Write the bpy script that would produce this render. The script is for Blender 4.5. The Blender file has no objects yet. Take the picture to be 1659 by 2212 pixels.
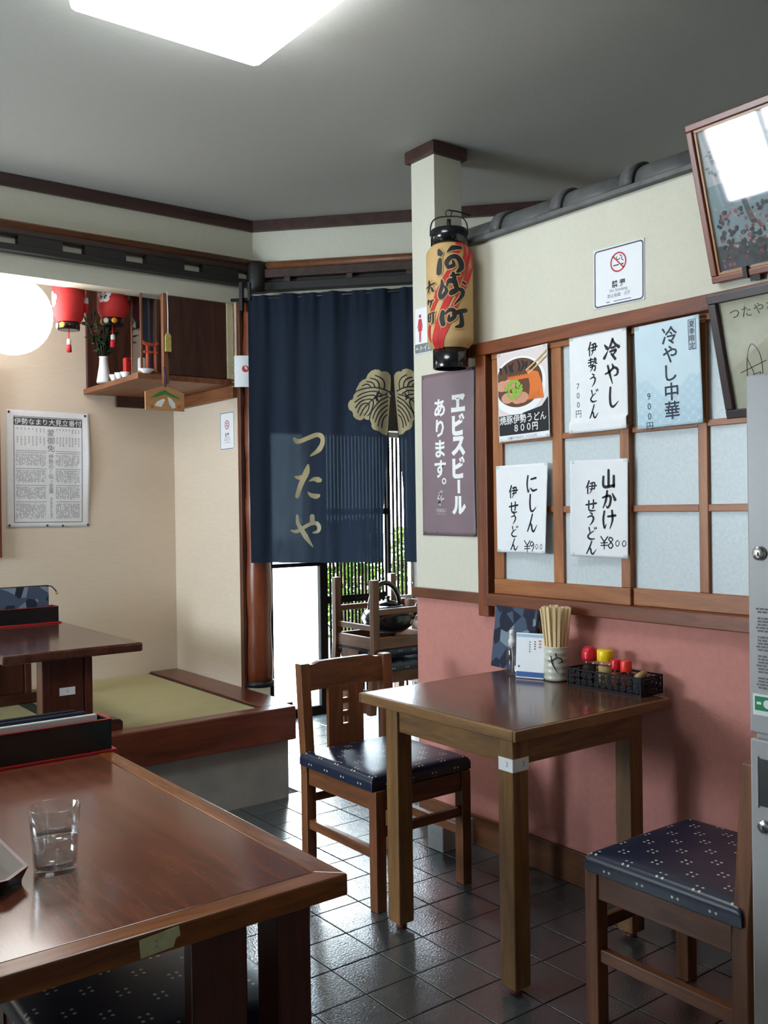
import bpy, bmesh, math, random
from mathutils import Vector, Matrix
from mathutils.geometry import tessellate_polygon
random.seed(7)
S = bpy.context.scene
C = S.collection
PI = math.pi

# ------------------------------------------------------------------ camera
cam = bpy.data.cameras.new('camera')
cam.sensor_fit = 'VERTICAL'; cam.sensor_height = 36.0
cam.lens = 2044.05 / 2212 * 36.0
cam.clip_start = 0.02
camo = bpy.data.objects.new('camera', cam); C.objects.link(camo)
_r = Vector((0.79566, -0.60558, -0.01430)); _u = Vector((0.01385, -0.00541, 0.99989)); _f = Vector((0.60559, 0.79577, -0.00409))
_m = Matrix((( _r.x, _u.x, -_f.x, 0), (_r.y, _u.y, -_f.y, 0), (_r.z, _u.z, -_f.z, 1.30), (0, 0, 0, 1)))
camo.matrix_world = _m
S.camera = camo

# ------------------------------------------------------------------ world, daylight, exposure
W = bpy.data.worlds.new('overcast_sky'); S.world = W; W.use_nodes = True
_bg = W.node_tree.nodes['Background']; _bg.inputs[0].default_value = (0.76, 0.90, 1.0, 1); _bg.inputs[1].default_value = 24.0
S.view_settings.view_transform = 'Standard'; S.view_settings.look = 'None'
S.view_settings.gamma = 1.0; S.view_settings.use_curve_mapping = False
S.view_settings.exposure = 0.7
S.cycles.max_bounces = 10; S.cycles.transparent_max_bounces = 16
S.cycles.sample_clamp_indirect = 6.0

def portal(name, loc, sx, sy, normal):
    l = bpy.data.lights.new(name, 'AREA'); l.shape = 'RECTANGLE'; l.size = sx; l.size_y = sy
    l.cycles.is_portal = True
    o = bpy.data.objects.new(name, l); C.objects.link(o); o.location = loc
    o.rotation_euler = Vector(normal).to_track_quat('-Z', 'Z').to_euler()
    return o
portal('window_daylight_portal', (-2.36, 3.75, 1.5), 1.5, 1.0, (1, 0, 0))
portal('entrance_daylight_portal', (3.55, 5.12, 1.0), 1.5, 2.0, (0, -1, 0))

# ------------------------------------------------------------------ colour + materials
def lin(c):
    c = c / 255.0
    return c / 12.92 if c <= 0.04045 else ((c + 0.055) / 1.055) ** 2.4
def rgb(r, g, b): return (lin(r), lin(g), lin(b), 1.0)
MATS = {}
def _new(name):
    m = bpy.data.materials.new(name); m.use_nodes = True
    nt = m.node_tree; p = nt.nodes['Principled BSDF']
    return m, nt, p
def mat(name, col, rough=0.6, metal=0.0, var=0.06, scale=30.0, bump=0.0, spec=0.5, coat=0.0, bscale=None, stretch=(1, 1, 1)):
    if name in MATS: return MATS[name]
    m, nt, p = _new(name)
    p.inputs['Roughness'].default_value = rough; p.inputs['Metallic'].default_value = metal
    p.inputs['Specular IOR Level'].default_value = spec; p.inputs['Coat Weight'].default_value = coat
    p.inputs['Coat Roughness'].default_value = 0.08
    tc = nt.nodes.new('ShaderNodeTexCoord'); mp = nt.nodes.new('ShaderNodeMapping'); mp.inputs['Scale'].default_value = stretch
    nt.links.new(tc.outputs['Object'], mp.inputs[0])
    n = nt.nodes.new('ShaderNodeTexNoise'); n.inputs['Scale'].default_value = scale; n.inputs['Detail'].default_value = 5
    nt.links.new(mp.outputs[0], n.inputs['Vector'])
    r = nt.nodes.new('ShaderNodeValToRGB')
    a = [max(0, x * (1 - var)) for x in col[:3]] + [1]; b = [min(1, x * (1 + var)) for x in col[:3]] + [1]
    r.color_ramp.elements[0].color = a; r.color_ramp.elements[1].color = b
    r.color_ramp.elements[0].position = 0.3; r.color_ramp.elements[1].position = 0.7
    nt.links.new(n.outputs['Fac'], r.inputs[0]); nt.links.new(r.outputs[0], p.inputs['Base Color'])
    if bump > 0:
        n2 = nt.nodes.new('ShaderNodeTexNoise'); n2.inputs['Scale'].default_value = bscale or scale * 3; n2.inputs['Detail'].default_value = 4
        nt.links.new(mp.outputs[0], n2.inputs['Vector'])
        bp = nt.nodes.new('ShaderNodeBump'); bp.inputs['Strength'].default_value = bump; bp.inputs['Distance'].default_value = 0.004
        nt.links.new(n2.outputs['Fac'], bp.inputs['Height']); nt.links.new(bp.outputs[0], p.inputs['Normal'])
    MATS[name] = m
    return m
def wood(name, dark, light, axis='X', rough=0.35, ring=9.0, coat=0.0, spec=0.5, bump=0.08):
    key = name + axis
    if key in MATS: return MATS[key]
    m, nt, p = _new(key)
    p.inputs['Roughness'].default_value = rough; p.inputs['Coat Weight'].default_value = coat; p.inputs['Coat Roughness'].default_value = 0.1
    p.inputs['Specular IOR Level'].default_value = spec
    tc = nt.nodes.new('ShaderNodeTexCoord'); mp = nt.nodes.new('ShaderNodeMapping')
    sc = [ring, ring, ring]; sc['XYZ'.index(axis)] = ring * 0.09; mp.inputs['Scale'].default_value = sc
    nt.links.new(tc.outputs['Object'], mp.inputs[0])
    n = nt.nodes.new('ShaderNodeTexNoise'); n.inputs['Scale'].default_value = 2.2; n.inputs['Detail'].default_value = 6; n.inputs['Distortion'].default_value = 1.3
    nt.links.new(mp.outputs[0], n.inputs['Vector'])
    mp2 = nt.nodes.new('ShaderNodeMapping'); sc2 = [s * 12 for s in sc]; mp2.inputs['Scale'].default_value = sc2
    nt.links.new(tc.outputs['Object'], mp2.inputs[0])
    f = nt.nodes.new('ShaderNodeTexNoise'); f.inputs['Scale'].default_value = 2.0; f.inputs['Detail'].default_value = 3
    nt.links.new(mp2.outputs[0], f.inputs['Vector'])
    mx = nt.nodes.new('ShaderNodeMath'); mx.operation = 'MULTIPLY_ADD'; mx.inputs[1].default_value = 0.35
    nt.links.new(f.outputs['Fac'], mx.inputs[0]); nt.links.new(n.outputs['Fac'], mx.inputs[2])
    r = nt.nodes.new('ShaderNodeValToRGB'); r.color_ramp.elements[0].position = 0.45; r.color_ramp.elements[1].position = 0.92
    r.color_ramp.elements[0].color = dark; r.color_ramp.elements[1].color = light
    nt.links.new(mx.outputs[0], r.inputs[0]); nt.links.new(r.outputs[0], p.inputs['Base Color'])
    bp = nt.nodes.new('ShaderNodeBump'); bp.inputs['Strength'].default_value = bump; bp.inputs['Distance'].default_value = 0.002
    nt.links.new(f.outputs['Fac'], bp.inputs['Height']); nt.links.new(bp.outputs[0], p.inputs['Normal'])
    MATS[key] = m
    return m
def emit(name, col, strength):
    if name in MATS: return MATS[name]
    m, nt, p = _new(name)
    p.inputs['Base Color'].default_value = col; p.inputs['Emission Color'].default_value = col; p.inputs['Emission Strength'].default_value = strength
    n = nt.nodes.new('ShaderNodeTexNoise'); n.inputs['Scale'].default_value = 3
    MATS[name] = m
    return m
def glass(name, col=(1, 1, 1, 1), ior=1.45, rough=0.0):
    if name in MATS: return MATS[name]
    m, nt, p = _new(name)
    p.inputs['Base Color'].default_value = col; p.inputs['Transmission Weight'].default_value = 1.0
    p.inputs['IOR'].default_value = ior; p.inputs['Roughness'].default_value = rough
    MATS[name] = m
    return m
def thin_glass(name, refl=0.12, tint=(0.95, 0.97, 0.97, 1)):
    if name in MATS: return MATS[name]
    m = bpy.data.materials.new(name); m.use_nodes = True; nt = m.node_tree; nt.nodes.clear()
    out = nt.nodes.new('ShaderNodeOutputMaterial'); mix = nt.nodes.new('ShaderNodeMixShader')
    t = nt.nodes.new('ShaderNodeBsdfTransparent'); t.inputs[0].default_value = tint
    g = nt.nodes.new('ShaderNodeBsdfGlossy'); g.inputs['Roughness'].default_value = 0.03
    lw = nt.nodes.new('ShaderNodeLayerWeight'); pw = nt.nodes.new('ShaderNodeMath'); pw.operation = 'POWER'; pw.inputs[1].default_value = 4.0
    ml = nt.nodes.new('ShaderNodeMath'); ml.operation = 'MULTIPLY_ADD'; ml.inputs[1].default_value = 0.75; ml.inputs[2].default_value = refl * 0.4; ml.use_clamp = True
    nt.links.new(lw.outputs['Facing'], pw.inputs[0]); nt.links.new(pw.outputs[0], ml.inputs[0]); nt.links.new(ml.outputs[0], mix.inputs[0])
    nt.links.new(t.outputs[0], mix.inputs[1]); nt.links.new(g.outputs[0], mix.inputs[2]); nt.links.new(mix.outputs[0], out.inputs[0])
    MATS[name] = m
    return m
def cloth(name, col, see=0.08, trans=0.2, rough=0.9):
    if name in MATS: return MATS[name]
    m, nt, p = _new(name)
    p.inputs['Base Color'].default_value = col; p.inputs['Roughness'].default_value = rough; p.inputs['Specular IOR Level'].default_value = 0.15
    tc = nt.nodes.new('ShaderNodeTexCoord'); mp = nt.nodes.new('ShaderNodeMapping'); mp.inputs['Scale'].default_value = (250, 250, 700)
    n = nt.nodes.new('ShaderNodeTexNoise'); n.inputs['Scale'].default_value = 1.0
    nt.links.new(tc.outputs['Object'], mp.inputs[0]); nt.links.new(mp.outputs[0], n.inputs['Vector'])
    bp = nt.nodes.new('ShaderNodeBump'); bp.inputs['Strength'].default_value = 0.15; bp.inputs['Distance'].default_value = 0.001
    nt.links.new(n.outputs['Fac'], bp.inputs['Height']); nt.links.new(bp.outputs[0], p.inputs['Normal'])
    tl = nt.nodes.new('ShaderNodeBsdfTranslucent'); tl.inputs[0].default_value = col
    tr = nt.nodes.new('ShaderNodeBsdfTransparent'); tr.inputs[0].default_value = (0.75, 0.9, 1, 1)
    m1 = nt.nodes.new('ShaderNodeMixShader'); m1.inputs[0].default_value = trans
    m2 = nt.nodes.new('ShaderNodeMixShader'); m2.inputs[0].default_value = see
    out = nt.nodes['Material Output']
    nt.links.new(p.outputs[0], m1.inputs[1]); nt.links.new(tl.outputs[0], m1.inputs[2])
    nt.links.new(m1.outputs[0], m2.inputs[1]); nt.links.new(tr.outputs[0], m2.inputs[2]); nt.links.new(m2.outputs[0], out.inputs[0])
    MATS[name] = m
    return m
def ink(name, col, rough=0.7):
    return mat('ink_' + name, col, rough, var=0.03, scale=200)

CREAM = mat('cream_plaster', rgb(213, 210, 193), 0.85, var=0.02, scale=60, bump=0.12, bscale=500)
CEIL = mat('grey_ceiling_paper', rgb(180, 179, 173), 0.9, var=0.02, scale=60, bump=0.1, bscale=400)
PINK = mat('terracotta_pink_plaster', rgb(194, 130, 120), 0.85, var=0.05, scale=45, bump=0.3, bscale=260)
ALC = mat('woven_beige_wallpaper', rgb(214, 197, 177), 0.9, var=0.04, scale=14, bump=0.15, bscale=60, stretch=(1.2, 1.2, 18))
CONC = mat('bare_concrete', rgb(150, 148, 142), 0.9, var=0.14, scale=7, bump=0.3, bscale=90)
TRIM = wood('dark_trim_wood', rgb(44, 27, 24), rgb(78, 50, 42), 'X', 0.45)
TRIMZ = wood('dark_trim_wood', rgb(44, 27, 24), rgb(78, 50, 42), 'Z', 0.45)
FRAME = lambda a: wood('window_frame_wood', rgb(92, 44, 24), rgb(139, 75, 40), a, 0.38)
SASH = lambda a: wood('sash_wood', rgb(126, 70, 34), rgb(172, 108, 58), a, 0.4)
CHAIRW = lambda a: wood('chair_wood', rgb(86, 49, 28), rgb(137, 84, 48), a, 0.38)
TABW = lambda a: wood('table_leg_wood', rgb(84, 56, 28), rgb(140, 100, 54), a, 0.4)
PLATW = lambda a: wood('platform_board_wood', rgb(74, 32, 20), rgb(120, 60, 38), a, 0.28)
DARKW = lambda a: wood('dark_table_wood', rgb(52, 24, 18), rgb(92, 46, 32), a, 0.28)
BLACK = mat('matt_black', rgb(18, 18, 20), 0.5, var=0.1)
LACQ = mat('black_lacquer', rgb(12, 13, 17), 0.18, var=0.1, coat=0.3)
REDL = mat('red_lacquer', rgb(178, 30, 30), 0.3, var=0.08)
WHITE = mat('white_paper', rgb(236, 238, 240), 0.8, var=0.015)
GREYTILE = mat('grey_roof_tile_clay', rgb(92, 92, 92), 0.55, var=0.25, scale=18, bump=0.25)

# ------------------------------------------------------------------ mesh helpers
class MB:
    def __init__(s): s.v = []; s.f = []; s.sm = []
    def add(s, vs, fs, smooth=False):
        o = len(s.v); s.v += [tuple(v) for v in vs]; s.f += [tuple(i + o for i in f) for f in fs]; s.sm += [smooth] * len(fs)
        return s
    def box(s, x0, x1, y0, y1, z0, z1, M=None):
        vs = [Vector((x, y, z)) for z in (z0, z1) for y in (y0, y1) for x in (x0, x1)]
        if M: vs = [M @ v for v in vs]
        return s.add(vs, [(0, 2, 3, 1), (4, 5, 7, 6), (0, 1, 5, 4), (2, 6, 7, 3), (0, 4, 6, 2), (1, 3, 7, 5)])
    def lathe(s, prof, n=32, M=None, smooth=True, cap=True):
        vs = []; fs = []
        for r, z in prof:
            for k in range(n):
                a = 2 * PI * k / n; vs.append(Vector((r * math.cos(a), r * math.sin(a), z)))
        for i in range(len(prof) - 1):
            for k in range(n):
                k2 = (k + 1) % n
                fs.append((i * n + k, i * n + k2, (i + 1) * n + k2, (i + 1) * n + k))
        if cap:
            if prof[0][0] > 1e-6: fs.append(tuple(range(n - 1, -1, -1)))
            if prof[-1][0] > 1e-6: fs.append(tuple((len(prof) - 1) * n + k for k in range(n)))
        if M: vs = [M @ v for v in vs]
        return s.add(vs, fs, smooth)
    def tube(s, pts, r, n=10, closed=False, cap=True):
        pts = [Vector(p) for p in pts]; N = len(pts); vs = []; fs = []
        rs = r if isinstance(r, (list, tuple)) else [r] * N
        prev = None
        for i, p in enumerate(pts):
            if closed: t = pts[(i + 1) % N] - pts[i - 1]
            else: t = pts[min(i + 1, N - 1)] - pts[max(i - 1, 0)]
            t.normalize()
            if prev is None:
                a = Vector((0, 0, 1)) if abs(t.z) < 0.9 else Vector((1, 0, 0)); u = t.cross(a).normalized()
            else:
                u = (prev - t * prev.dot(t)).normalized()
            prev = u; w = t.cross(u)
            for k in range(n):
                a = 2 * PI * k / n; vs.append(p + (u * math.cos(a) + w * math.sin(a)) * rs[i])
        for i in range(N if closed else N - 1):
            j = (i + 1) % N
            for k in range(n):
                k2 = (k + 1) % n; fs.append((i * n + k, i * n + k2, j * n + k2, j * n + k))
        if cap and not closed: fs.append(tuple(range(n - 1, -1, -1))); fs.append(tuple((N - 1) * n + k for k in range(n)))
        return s.add(vs, fs, True)
    def prism(s, poly, d0, d1, M=None):
        n = len(poly); tris = tessellate_polygon([[Vector((x, y, 0)) for x, y in poly]])
        vs = [Vector((x, y, d0)) for x, y in poly] + [Vector((x, y, d1)) for x, y in poly]
        if M: vs = [M @ v for v in vs]
        fs = [tuple(t) for t in tris] + [tuple(i + n for i in reversed(t)) for t in tris]
        fs += [(i, (i + 1) % n, (i + 1) % n + n, i + n) for i in range(n)]
        return s.add(vs, fs)

def tag(o, label=None, cat=None, group=None, kind=None):
    if label: o['label'] = label
    if cat: o['category'] = cat
    if group: o['group'] = group
    if kind: o['kind'] = kind
    return o
def obj(name, mb, m, parent=None, bevel=0.0, loc=None, fix=True, segs=2):
    me = bpy.data.meshes.new(name); me.from_pydata([tuple(v) for v in mb.v], [], mb.f)
    me.polygons.foreach_set('use_smooth', mb.sm)
    if fix or bevel > 0:
        bm = bmesh.new(); bm.from_mesh(me)
        if fix: bmesh.ops.recalc_face_normals(bm, faces=bm.faces)
        if bevel > 0:
            es = [e for e in bm.edges if len(e.link_faces) == 2 and e.calc_face_angle(0) > 0.6]
            bmesh.ops.bevel(bm, geom=es, offset=bevel, segments=segs, affect='EDGES', profile=0.5, clamp_overlap=True)
        bm.to_mesh(me); bm.free()
    me.materials.append(m)
    o = bpy.data.objects.new(name, me); C.objects.link(o)
    if parent: o.parent = parent
    if loc is not None: o.location = loc
    return o
def bx(name, b, m, parent=None, bevel=0.003):
    return obj(name, MB().box(*b), m, parent, bevel)
def empty(name, loc=(0, 0, 0), rz=0.0, label=None, cat=None, group=None, kind=None):
    o = bpy.data.objects.new(name, None); C.objects.link(o); o.location = loc; o.rotation_euler = (0, 0, rz); o.empty_display_size = 0.05
    return tag(o, label, cat, group, kind)
def copy_tree(o, parent=None):
    c = o.copy(); C.objects.link(c); c.parent = parent
    for ch in list(o.children): copy_tree(ch, c)
    return c
def clone(o, parent=None, loc=None, rot=None):
    c = o.copy(); C.objects.link(c); c.parent = parent
    if loc is not None: c.location = loc
    if rot is not None: c.rotation_euler = rot
    return c

# ------------------------------------------------------------------ 2-D ink: strokes, glyphs, polygons
def spline(pts, w, n=7):
    P = [Vector((p[0], p[1])) for p in pts]
    if len(P) == 2: P = [P[0], (P[0] + P[1]) / 2, P[1]]; w = [w[0], (w[0] + w[-1]) / 2, w[-1]] if len(w) == 2 else w
    while len(w) < len(P): w = list(w) + [w[-1]]
    out = []; N = len(P)
    for i in range(N - 1):
        p0 = P[max(i - 1, 0)]; p1 = P[i]; p2 = P[i + 1]; p3 = P[min(i + 2, N - 1)]
        for k in range(n + (1 if i == N - 2 else 0)):
            t = k / n
            q = 0.5 * ((2 * p1) + (p2 - p0) * t + (2 * p0 - 5 * p1 + 4 * p2 - p3) * t * t + (3 * p1 - p0 - 3 * p2 + p3) * t ** 3)
            out.append((q, w[i] + (w[i + 1] - w[i]) * t))
    return out
def stroke(pts, w, n=7):
    if not isinstance(w, (list, tuple)): w = [w] * len(pts)
    if len(pts) == 2 and len(w) == 2: pass
    sp = spline(pts, list(w), n); vs = []; fs = []
    for i, (q, ww) in enumerate(sp):
        a = sp[max(i - 1, 0)][0]; b = sp[min(i + 1, len(sp) - 1)][0]; t = (b - a)
        if t.length < 1e-9: t = Vector((1, 0))
        t.normalize(); nrm = Vector((-t.y, t.x))
        vs += [q + nrm * ww / 2, q - nrm * ww / 2]
    for i in range(len(sp) - 1): fs.append((2 * i, 2 * i + 1, 2 * i + 3, 2 * i + 2))
    # round ends
    for (q, ww), d in ((sp[0], sp[0][0] - sp[1][0]), (sp[-1], sp[-1][0] - sp[-2][0])):
        if ww < 1e-6: continue
        a0 = math.atan2(d.y, d.x); o = len(vs); vs.append(q)
        for k in range(7):
            a = a0 - PI / 2 + PI * k / 6; vs.append(q + Vector((math.cos(a), math.sin(a))) * ww / 2)
        fs += [(o, o + 1 + k, o + 2 + k) for k in range(6)]
    return vs, fs
def poly2(pts):
    t = tessellate_polygon([[Vector((x, y, 0)) for x, y in pts]])
    return [Vector(p) for p in pts], [tuple(f) for f in t]
def rect2(x0, y0, x1, y1):
    nx = max(1, math.ceil(abs(x1 - x0) / 0.018)); ny = max(1, math.ceil(abs(y1 - y0) / 0.018))
    vs = [Vector((x0 + (x1 - x0) * i / nx, y0 + (y1 - y0) * j / ny)) for j in range(ny + 1) for i in range(nx + 1)]
    return vs, [(j * (nx + 1) + i, j * (nx + 1) + i + 1, (j + 1) * (nx + 1) + i + 1, (j + 1) * (nx + 1) + i) for j in range(ny) for i in range(nx)]
def fan2(pts, rings=6):
    c = sum((Vector(p) for p in pts), Vector((0, 0))) / len(pts); n = len(pts)
    vs = [c.lerp(Vector(p), k / rings) for k in range(rings + 1) for p in pts]
    return vs, [(k * n + i, k * n + (i + 1) % n, (k + 1) * n + (i + 1) % n, (k + 1) * n + i) for k in range(rings) for i in range(n)]
def disc2(cx, cy, rx, ry=None, n=20):
    ry = ry or rx
    return [Vector((cx + rx * math.cos(2 * PI * k / n), cy + ry * math.sin(2 * PI * k / n))) for k in range(n)], [tuple(range(n))]
def ring2(cx, cy, r, w, n=28):
    vs = []; fs = []
    for k in range(n):
        a = 2 * PI * k / n
        for q in (r - w / 2, r + w / 2): vs.append(Vector((cx + q * math.cos(a), cy + q * math.sin(a))))
    for k in range(n): j = (k + 1) % n; fs.append((2 * k, 2 * k + 1, 2 * j + 1, 2 * j))
    return vs, fs
_G = {}
def glyphs(body, size, bold=0.0, shear=0.0):
    key = (body, bold, shear)
    if key not in _G:
        c = bpy.data.curves.new('g', 'FONT'); c.body = body; c.size = 1.0; c.offset = bold; c.shear = shear; c.resolution_u = 2
        c.align_x = 'CENTER'; c.align_y = 'CENTER'
        o = bpy.data.objects.new('g', c); C.objects.link(o)
        me = bpy.data.meshes.new_from_object(o.evaluated_get(bpy.context.evaluated_depsgraph_get()))
        vs = [Vector((v.co.x, v.co.y)) for v in me.vertices]; fs = [tuple(p.vertices) for p in me.polygons]
        bpy.data.objects.remove(o); bpy.data.curves.remove(c); bpy.data.meshes.remove(me)
        if vs:
            x0 = min(v.x for v in vs); x1 = max(v.x for v in vs); y0 = min(v.y for v in vs); y1 = max(v.y for v in vs)
            ctr = Vector(((x0 + x1) / 2, (y0 + y1) / 2)); vs = [v - ctr for v in vs]
        _G[key] = (vs, fs)
    vs, fs = _G[key]
    return [v * size for v in vs], fs
class Ink:
    def __init__(s): s.v = []; s.f = []
    def add(s, vf, dx=0.0, dy=0.0, k=1.0, ky=None):
        vs, fs = vf; o = len(s.v); ky = k if ky is None else ky
        s.v += [Vector((v[0] * k + dx, v[1] * ky + dy)) for v in vs]; s.f += [tuple(i + o for i in f) for f in fs]
        return s
    def text(s, body, x, y, size, bold=0.0, shear=0.0, fat=0.0):
        for q in ((0, 0),) if not fat else ((-fat, 0), (fat, 0), (0, fat), (0, -fat)): s.add(glyphs(body, size, bold, shear), x + q[0], y + q[1])
        return s
    def vtext(s, body, x, y, size, step, bold=0.0, shear=0.0):
        for i, ch in enumerate(body):
            if ch != ' ': s.add(glyphs(ch, size, bold, shear), x, y - i * step)
        return s
    def out(s, name, m, parent, fn):
        me = bpy.data.meshes.new(name); me.from_pydata([tuple(fn(v.x, v.y)) for v in s.v], [], s.f); me.materials.append(m)
        o = bpy.data.objects.new(name, me); C.objects.link(o); o.parent = parent
        return o
# hand-written characters, strokes in a 100 x 100 box, y down
HAND = {
 'や': [([(8, 48), (35, 40), (66, 24), (88, 36), (84, 56), (64, 62)], [5, 8, 8, 9, 8, 3]), ([(54, 6), (60, 18)], [4, 9]), ([(26, 12), (38, 52), (54, 97)], [8, 9, 3])],
 'し': [([(40, 3), (36, 45), (40, 82), (58, 92), (90, 70)], [8, 9, 9, 8, 2])],
 'う': [([(42, 3), (60, 14)], [4, 9]), ([(22, 38), (56, 28), (72, 44), (62, 72), (38, 98)], [5, 8, 10, 8, 2])],
 'ど': [([(34, 10), (42, 45)], [8, 5]), ([(76, 32), (40, 52), (24, 75), (45, 92), (82, 88)], [3, 7, 9, 9, 4]), ([(78, 6), (84, 18)], [3, 7]), ([(92, 2), (97, 13)], [3, 7])],
 'ん': [([(56, 3), (36, 50), (10, 97), (32, 62), (46, 58), (52, 86), (68, 93), (96, 60)], [7, 8, 5, 6, 8, 9, 8, 2])],
 'に': [([(22, 8), (14, 50), (22, 94), (34, 76)], [8, 8, 7, 2]), ([(48, 26), (88, 20)], [7, 8]), ([(44, 74), (62, 88), (95, 82)], [5, 9, 6])],
 '山': [([(50, 3), (50, 80)], [11, 12]), ([(14, 36), (18, 88), (88, 82)], [10, 12, 10]), ([(86, 34), (86, 88)], [11, 12])],
 'か': [([(8, 40), (46, 30), (64, 40), (58, 76), (42, 93), (32, 82)], [7, 10, 12, 10, 8, 3]), ([(40, 6), (30, 56), (10, 95)], [10, 10, 4]), ([(76, 20), (94, 50)], [6, 13])],
 'け': [([(20, 6), (12, 50), (20, 94), (32, 74)], [9, 10, 8, 3]), ([(45, 33), (97, 27)], [8, 9]), ([(73, 3), (76, 50), (58, 98)], [10, 10, 3])],
 'せ': [([(4, 46), (97, 34)], [7, 9]), ([(71, 10), (69, 66), (58, 74)], [8, 8, 3]), ([(30, 16), (30, 80), (52, 91), (88, 88)], [8, 8, 9, 4])],
 '冷': [([(8, 24), (22, 40)], [5, 12]), ([(4, 84), (28, 54)], [11, 3]), ([(60, 3), (46, 30), (26, 52)], [9, 9, 2]), ([(60, 8), (78, 30), (99, 43)], [6, 9, 11]), ([(50, 43), (73, 40)], [7, 8]), ([(42, 59), (80, 55), (62, 76)], [7, 9, 5]), ([(50, 70), (74, 95)], [7, 10])],
 '伊': [([(32, 3), (18, 35), (2, 56)], [9, 8, 2]), ([(20, 38), (20, 97)], [8, 7]), ([(42, 22), (82, 17), (79, 62)], [6, 8, 7]), ([(34, 43), (98, 38)], [6, 7]), ([(42, 64), (80, 60)], [6, 6]), ([(60, 18), (56, 66), (36, 99)], [8, 7, 2])],
 '勢': [([(10, 16), (50, 12)], [6, 7]), ([(30, 3), (30, 32)], [7, 6]), ([(4, 34), (54, 29)], [6, 7]), ([(30, 34), (30, 54)], [6, 6]), ([(8, 56), (52, 50)], [6, 6]), ([(62, 16), (84, 13), (82, 44), (97, 46)], [6, 7, 7, 4]), ([(72, 3), (68, 32), (52, 52)], [7, 6, 2]), ([(60, 30), (74, 38)], [4, 6]), ([(26, 68), (74, 62), (70, 94), (58, 90)], [7, 8, 8, 3]), ([(50, 54), (44, 78), (22, 99)], [8, 7, 2])],
 '¥': [([(20, 8), (50, 45)], [6, 7]), ([(82, 8), (50, 45)], [6, 7]), ([(50, 45), (50, 97)], [7, 5]), ([(20, 54), (80, 50)], [5, 5]), ([(20, 72), (80, 68)], [5, 5])],
 '9': [([(72, 26), (46, 10), (26, 32), (45, 50), (72, 28), (68, 62), (46, 98)], [6, 7, 8, 7, 6, 8, 4])],
 '8': [([(72, 20), (46, 6), (30, 24), (52, 46), (72, 72), (48, 95), (26, 74), (50, 48), (72, 22)], [6, 7, 7, 7, 8, 7, 7, 6, 6])],
 '0': [([(50, 18), (24, 50), (40, 86), (72, 70), (72, 34), (48, 18)], [6, 7, 7, 7, 6, 5])],
}
def hand(I, ch, x, y, size, fat=1.0, sx=1.0, jit=0.0):
    for pts, w in HAND[ch]:
        vs, fs = stroke([((p[0] - 50) / 100 * size * sx + random.uniform(-jit, jit) * size, (50 - p[1]) / 100 * size) for p in pts], [q / 100 * size * fat for q in w], 6)
        I.add((vs, fs), x, y)
def hand_col(I, body, x, y, size, step, fat=1.0, sx=1.0, drift=0.0):
    for i, ch in enumerate(body):
        if ch != ' ': hand(I, ch, x + drift * i, y - i * step, size, fat, sx)

def frame_matrix(origin, xdir, tilt=0.0):
    """local x = reading direction along the wall, y = up, z = out of the wall"""
    x = Vector(xdir).normalized(); z = x.cross(Vector((0, 0, 1))).normalized(); y = Vector((0, 0, 1))
    M = Matrix(((x.x, y.x, z.x, origin[0]), (x.y, y.y, z.y, origin[1]), (x.z, y.z, z.z, origin[2]), (0, 0, 0, 1)))
    if tilt: M = M @ Matrix.Rotation(tilt, 4, 'X')
    return M
WR = (0, -1, 0)        # reading direction on the partition (faces -X)
def sheet(name, label, cat, origin, xdir, w, h, m, bend=None, group=None, rot=0.0, quad=None, thick=0.0007, tilt=0.0):
    bend = bend or (lambda x, y: 0.0)
    nx, ny = 36, 36; mb = MB(); vs = []
    for side in (0, 1):
        for j in range(ny + 1):
            for i in range(nx + 1):
                x = (i / nx - 0.5) * w; y = (j / ny - 0.5) * h; vs.append((x, y, bend(x, y) + (thick if side == 0 else 0)))
    K = (nx + 1) * (ny + 1); fs = []
    for j in range(ny):
        for i in range(nx):
            a = j * (nx + 1) + i; fs.append((a, a + 1, a + nx + 2, a + nx + 1)); fs.append((a + K, a + nx + 1 + K, a + nx + 2 + K, a + 1 + K))
    for i in range(nx):
        fs.append((i + 1, i, i + K, i + 1 + K)); a = ny * (nx + 1) + i; fs.append((a, a + 1, a + 1 + K, a + K))
    for j in range(ny):
        a = j * (nx + 1); fs.append((a, a + nx + 1, a + nx + 1 + K, a + K)); a += nx; fs.append((a + nx + 1, a, a + K, a + nx + 1 + K))
    mb.add(vs, fs, True); o = obj(name, mb, m, fix=False)
    o.matrix_world = frame_matrix(origin, xdir, tilt) @ Matrix.Rotation(rot, 4, 'Z')
    tag(o, label, cat, group)
    fn = lambda lay: (lambda x, y: (x, y, bend(x, y) + thick + 0.0004 * lay))
    return o, fn

# ================================================================== THE ROOM
H = 2.77; XW = 2.48
def struct(name, mb, m, label, parent=None, bevel=0.0):
    o = obj(name, mb, m, parent, bevel)
    if not parent: tag(o, label, kind='structure')
    return o
D2 = Vector((0.678, -0.735, 0)).normalized(); N2 = Vector((-D2.y, D2.x, 0)) * -1; N2 = Vector((D2.y, -D2.x, 0)); P0 = Vector((2.412, 4.247, 0))
def w2(s, off, z): return P0 + D2 * s + N2 * off + Vector((0, 0, z))
M2 = Matrix(((D2.x, N2.x, 0, P0.x), (D2.y, N2.y, 0, P0.y), (0, 0, 1, 0), (0, 0, 0, 1)))   # local x along wall, y out of wall

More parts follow.
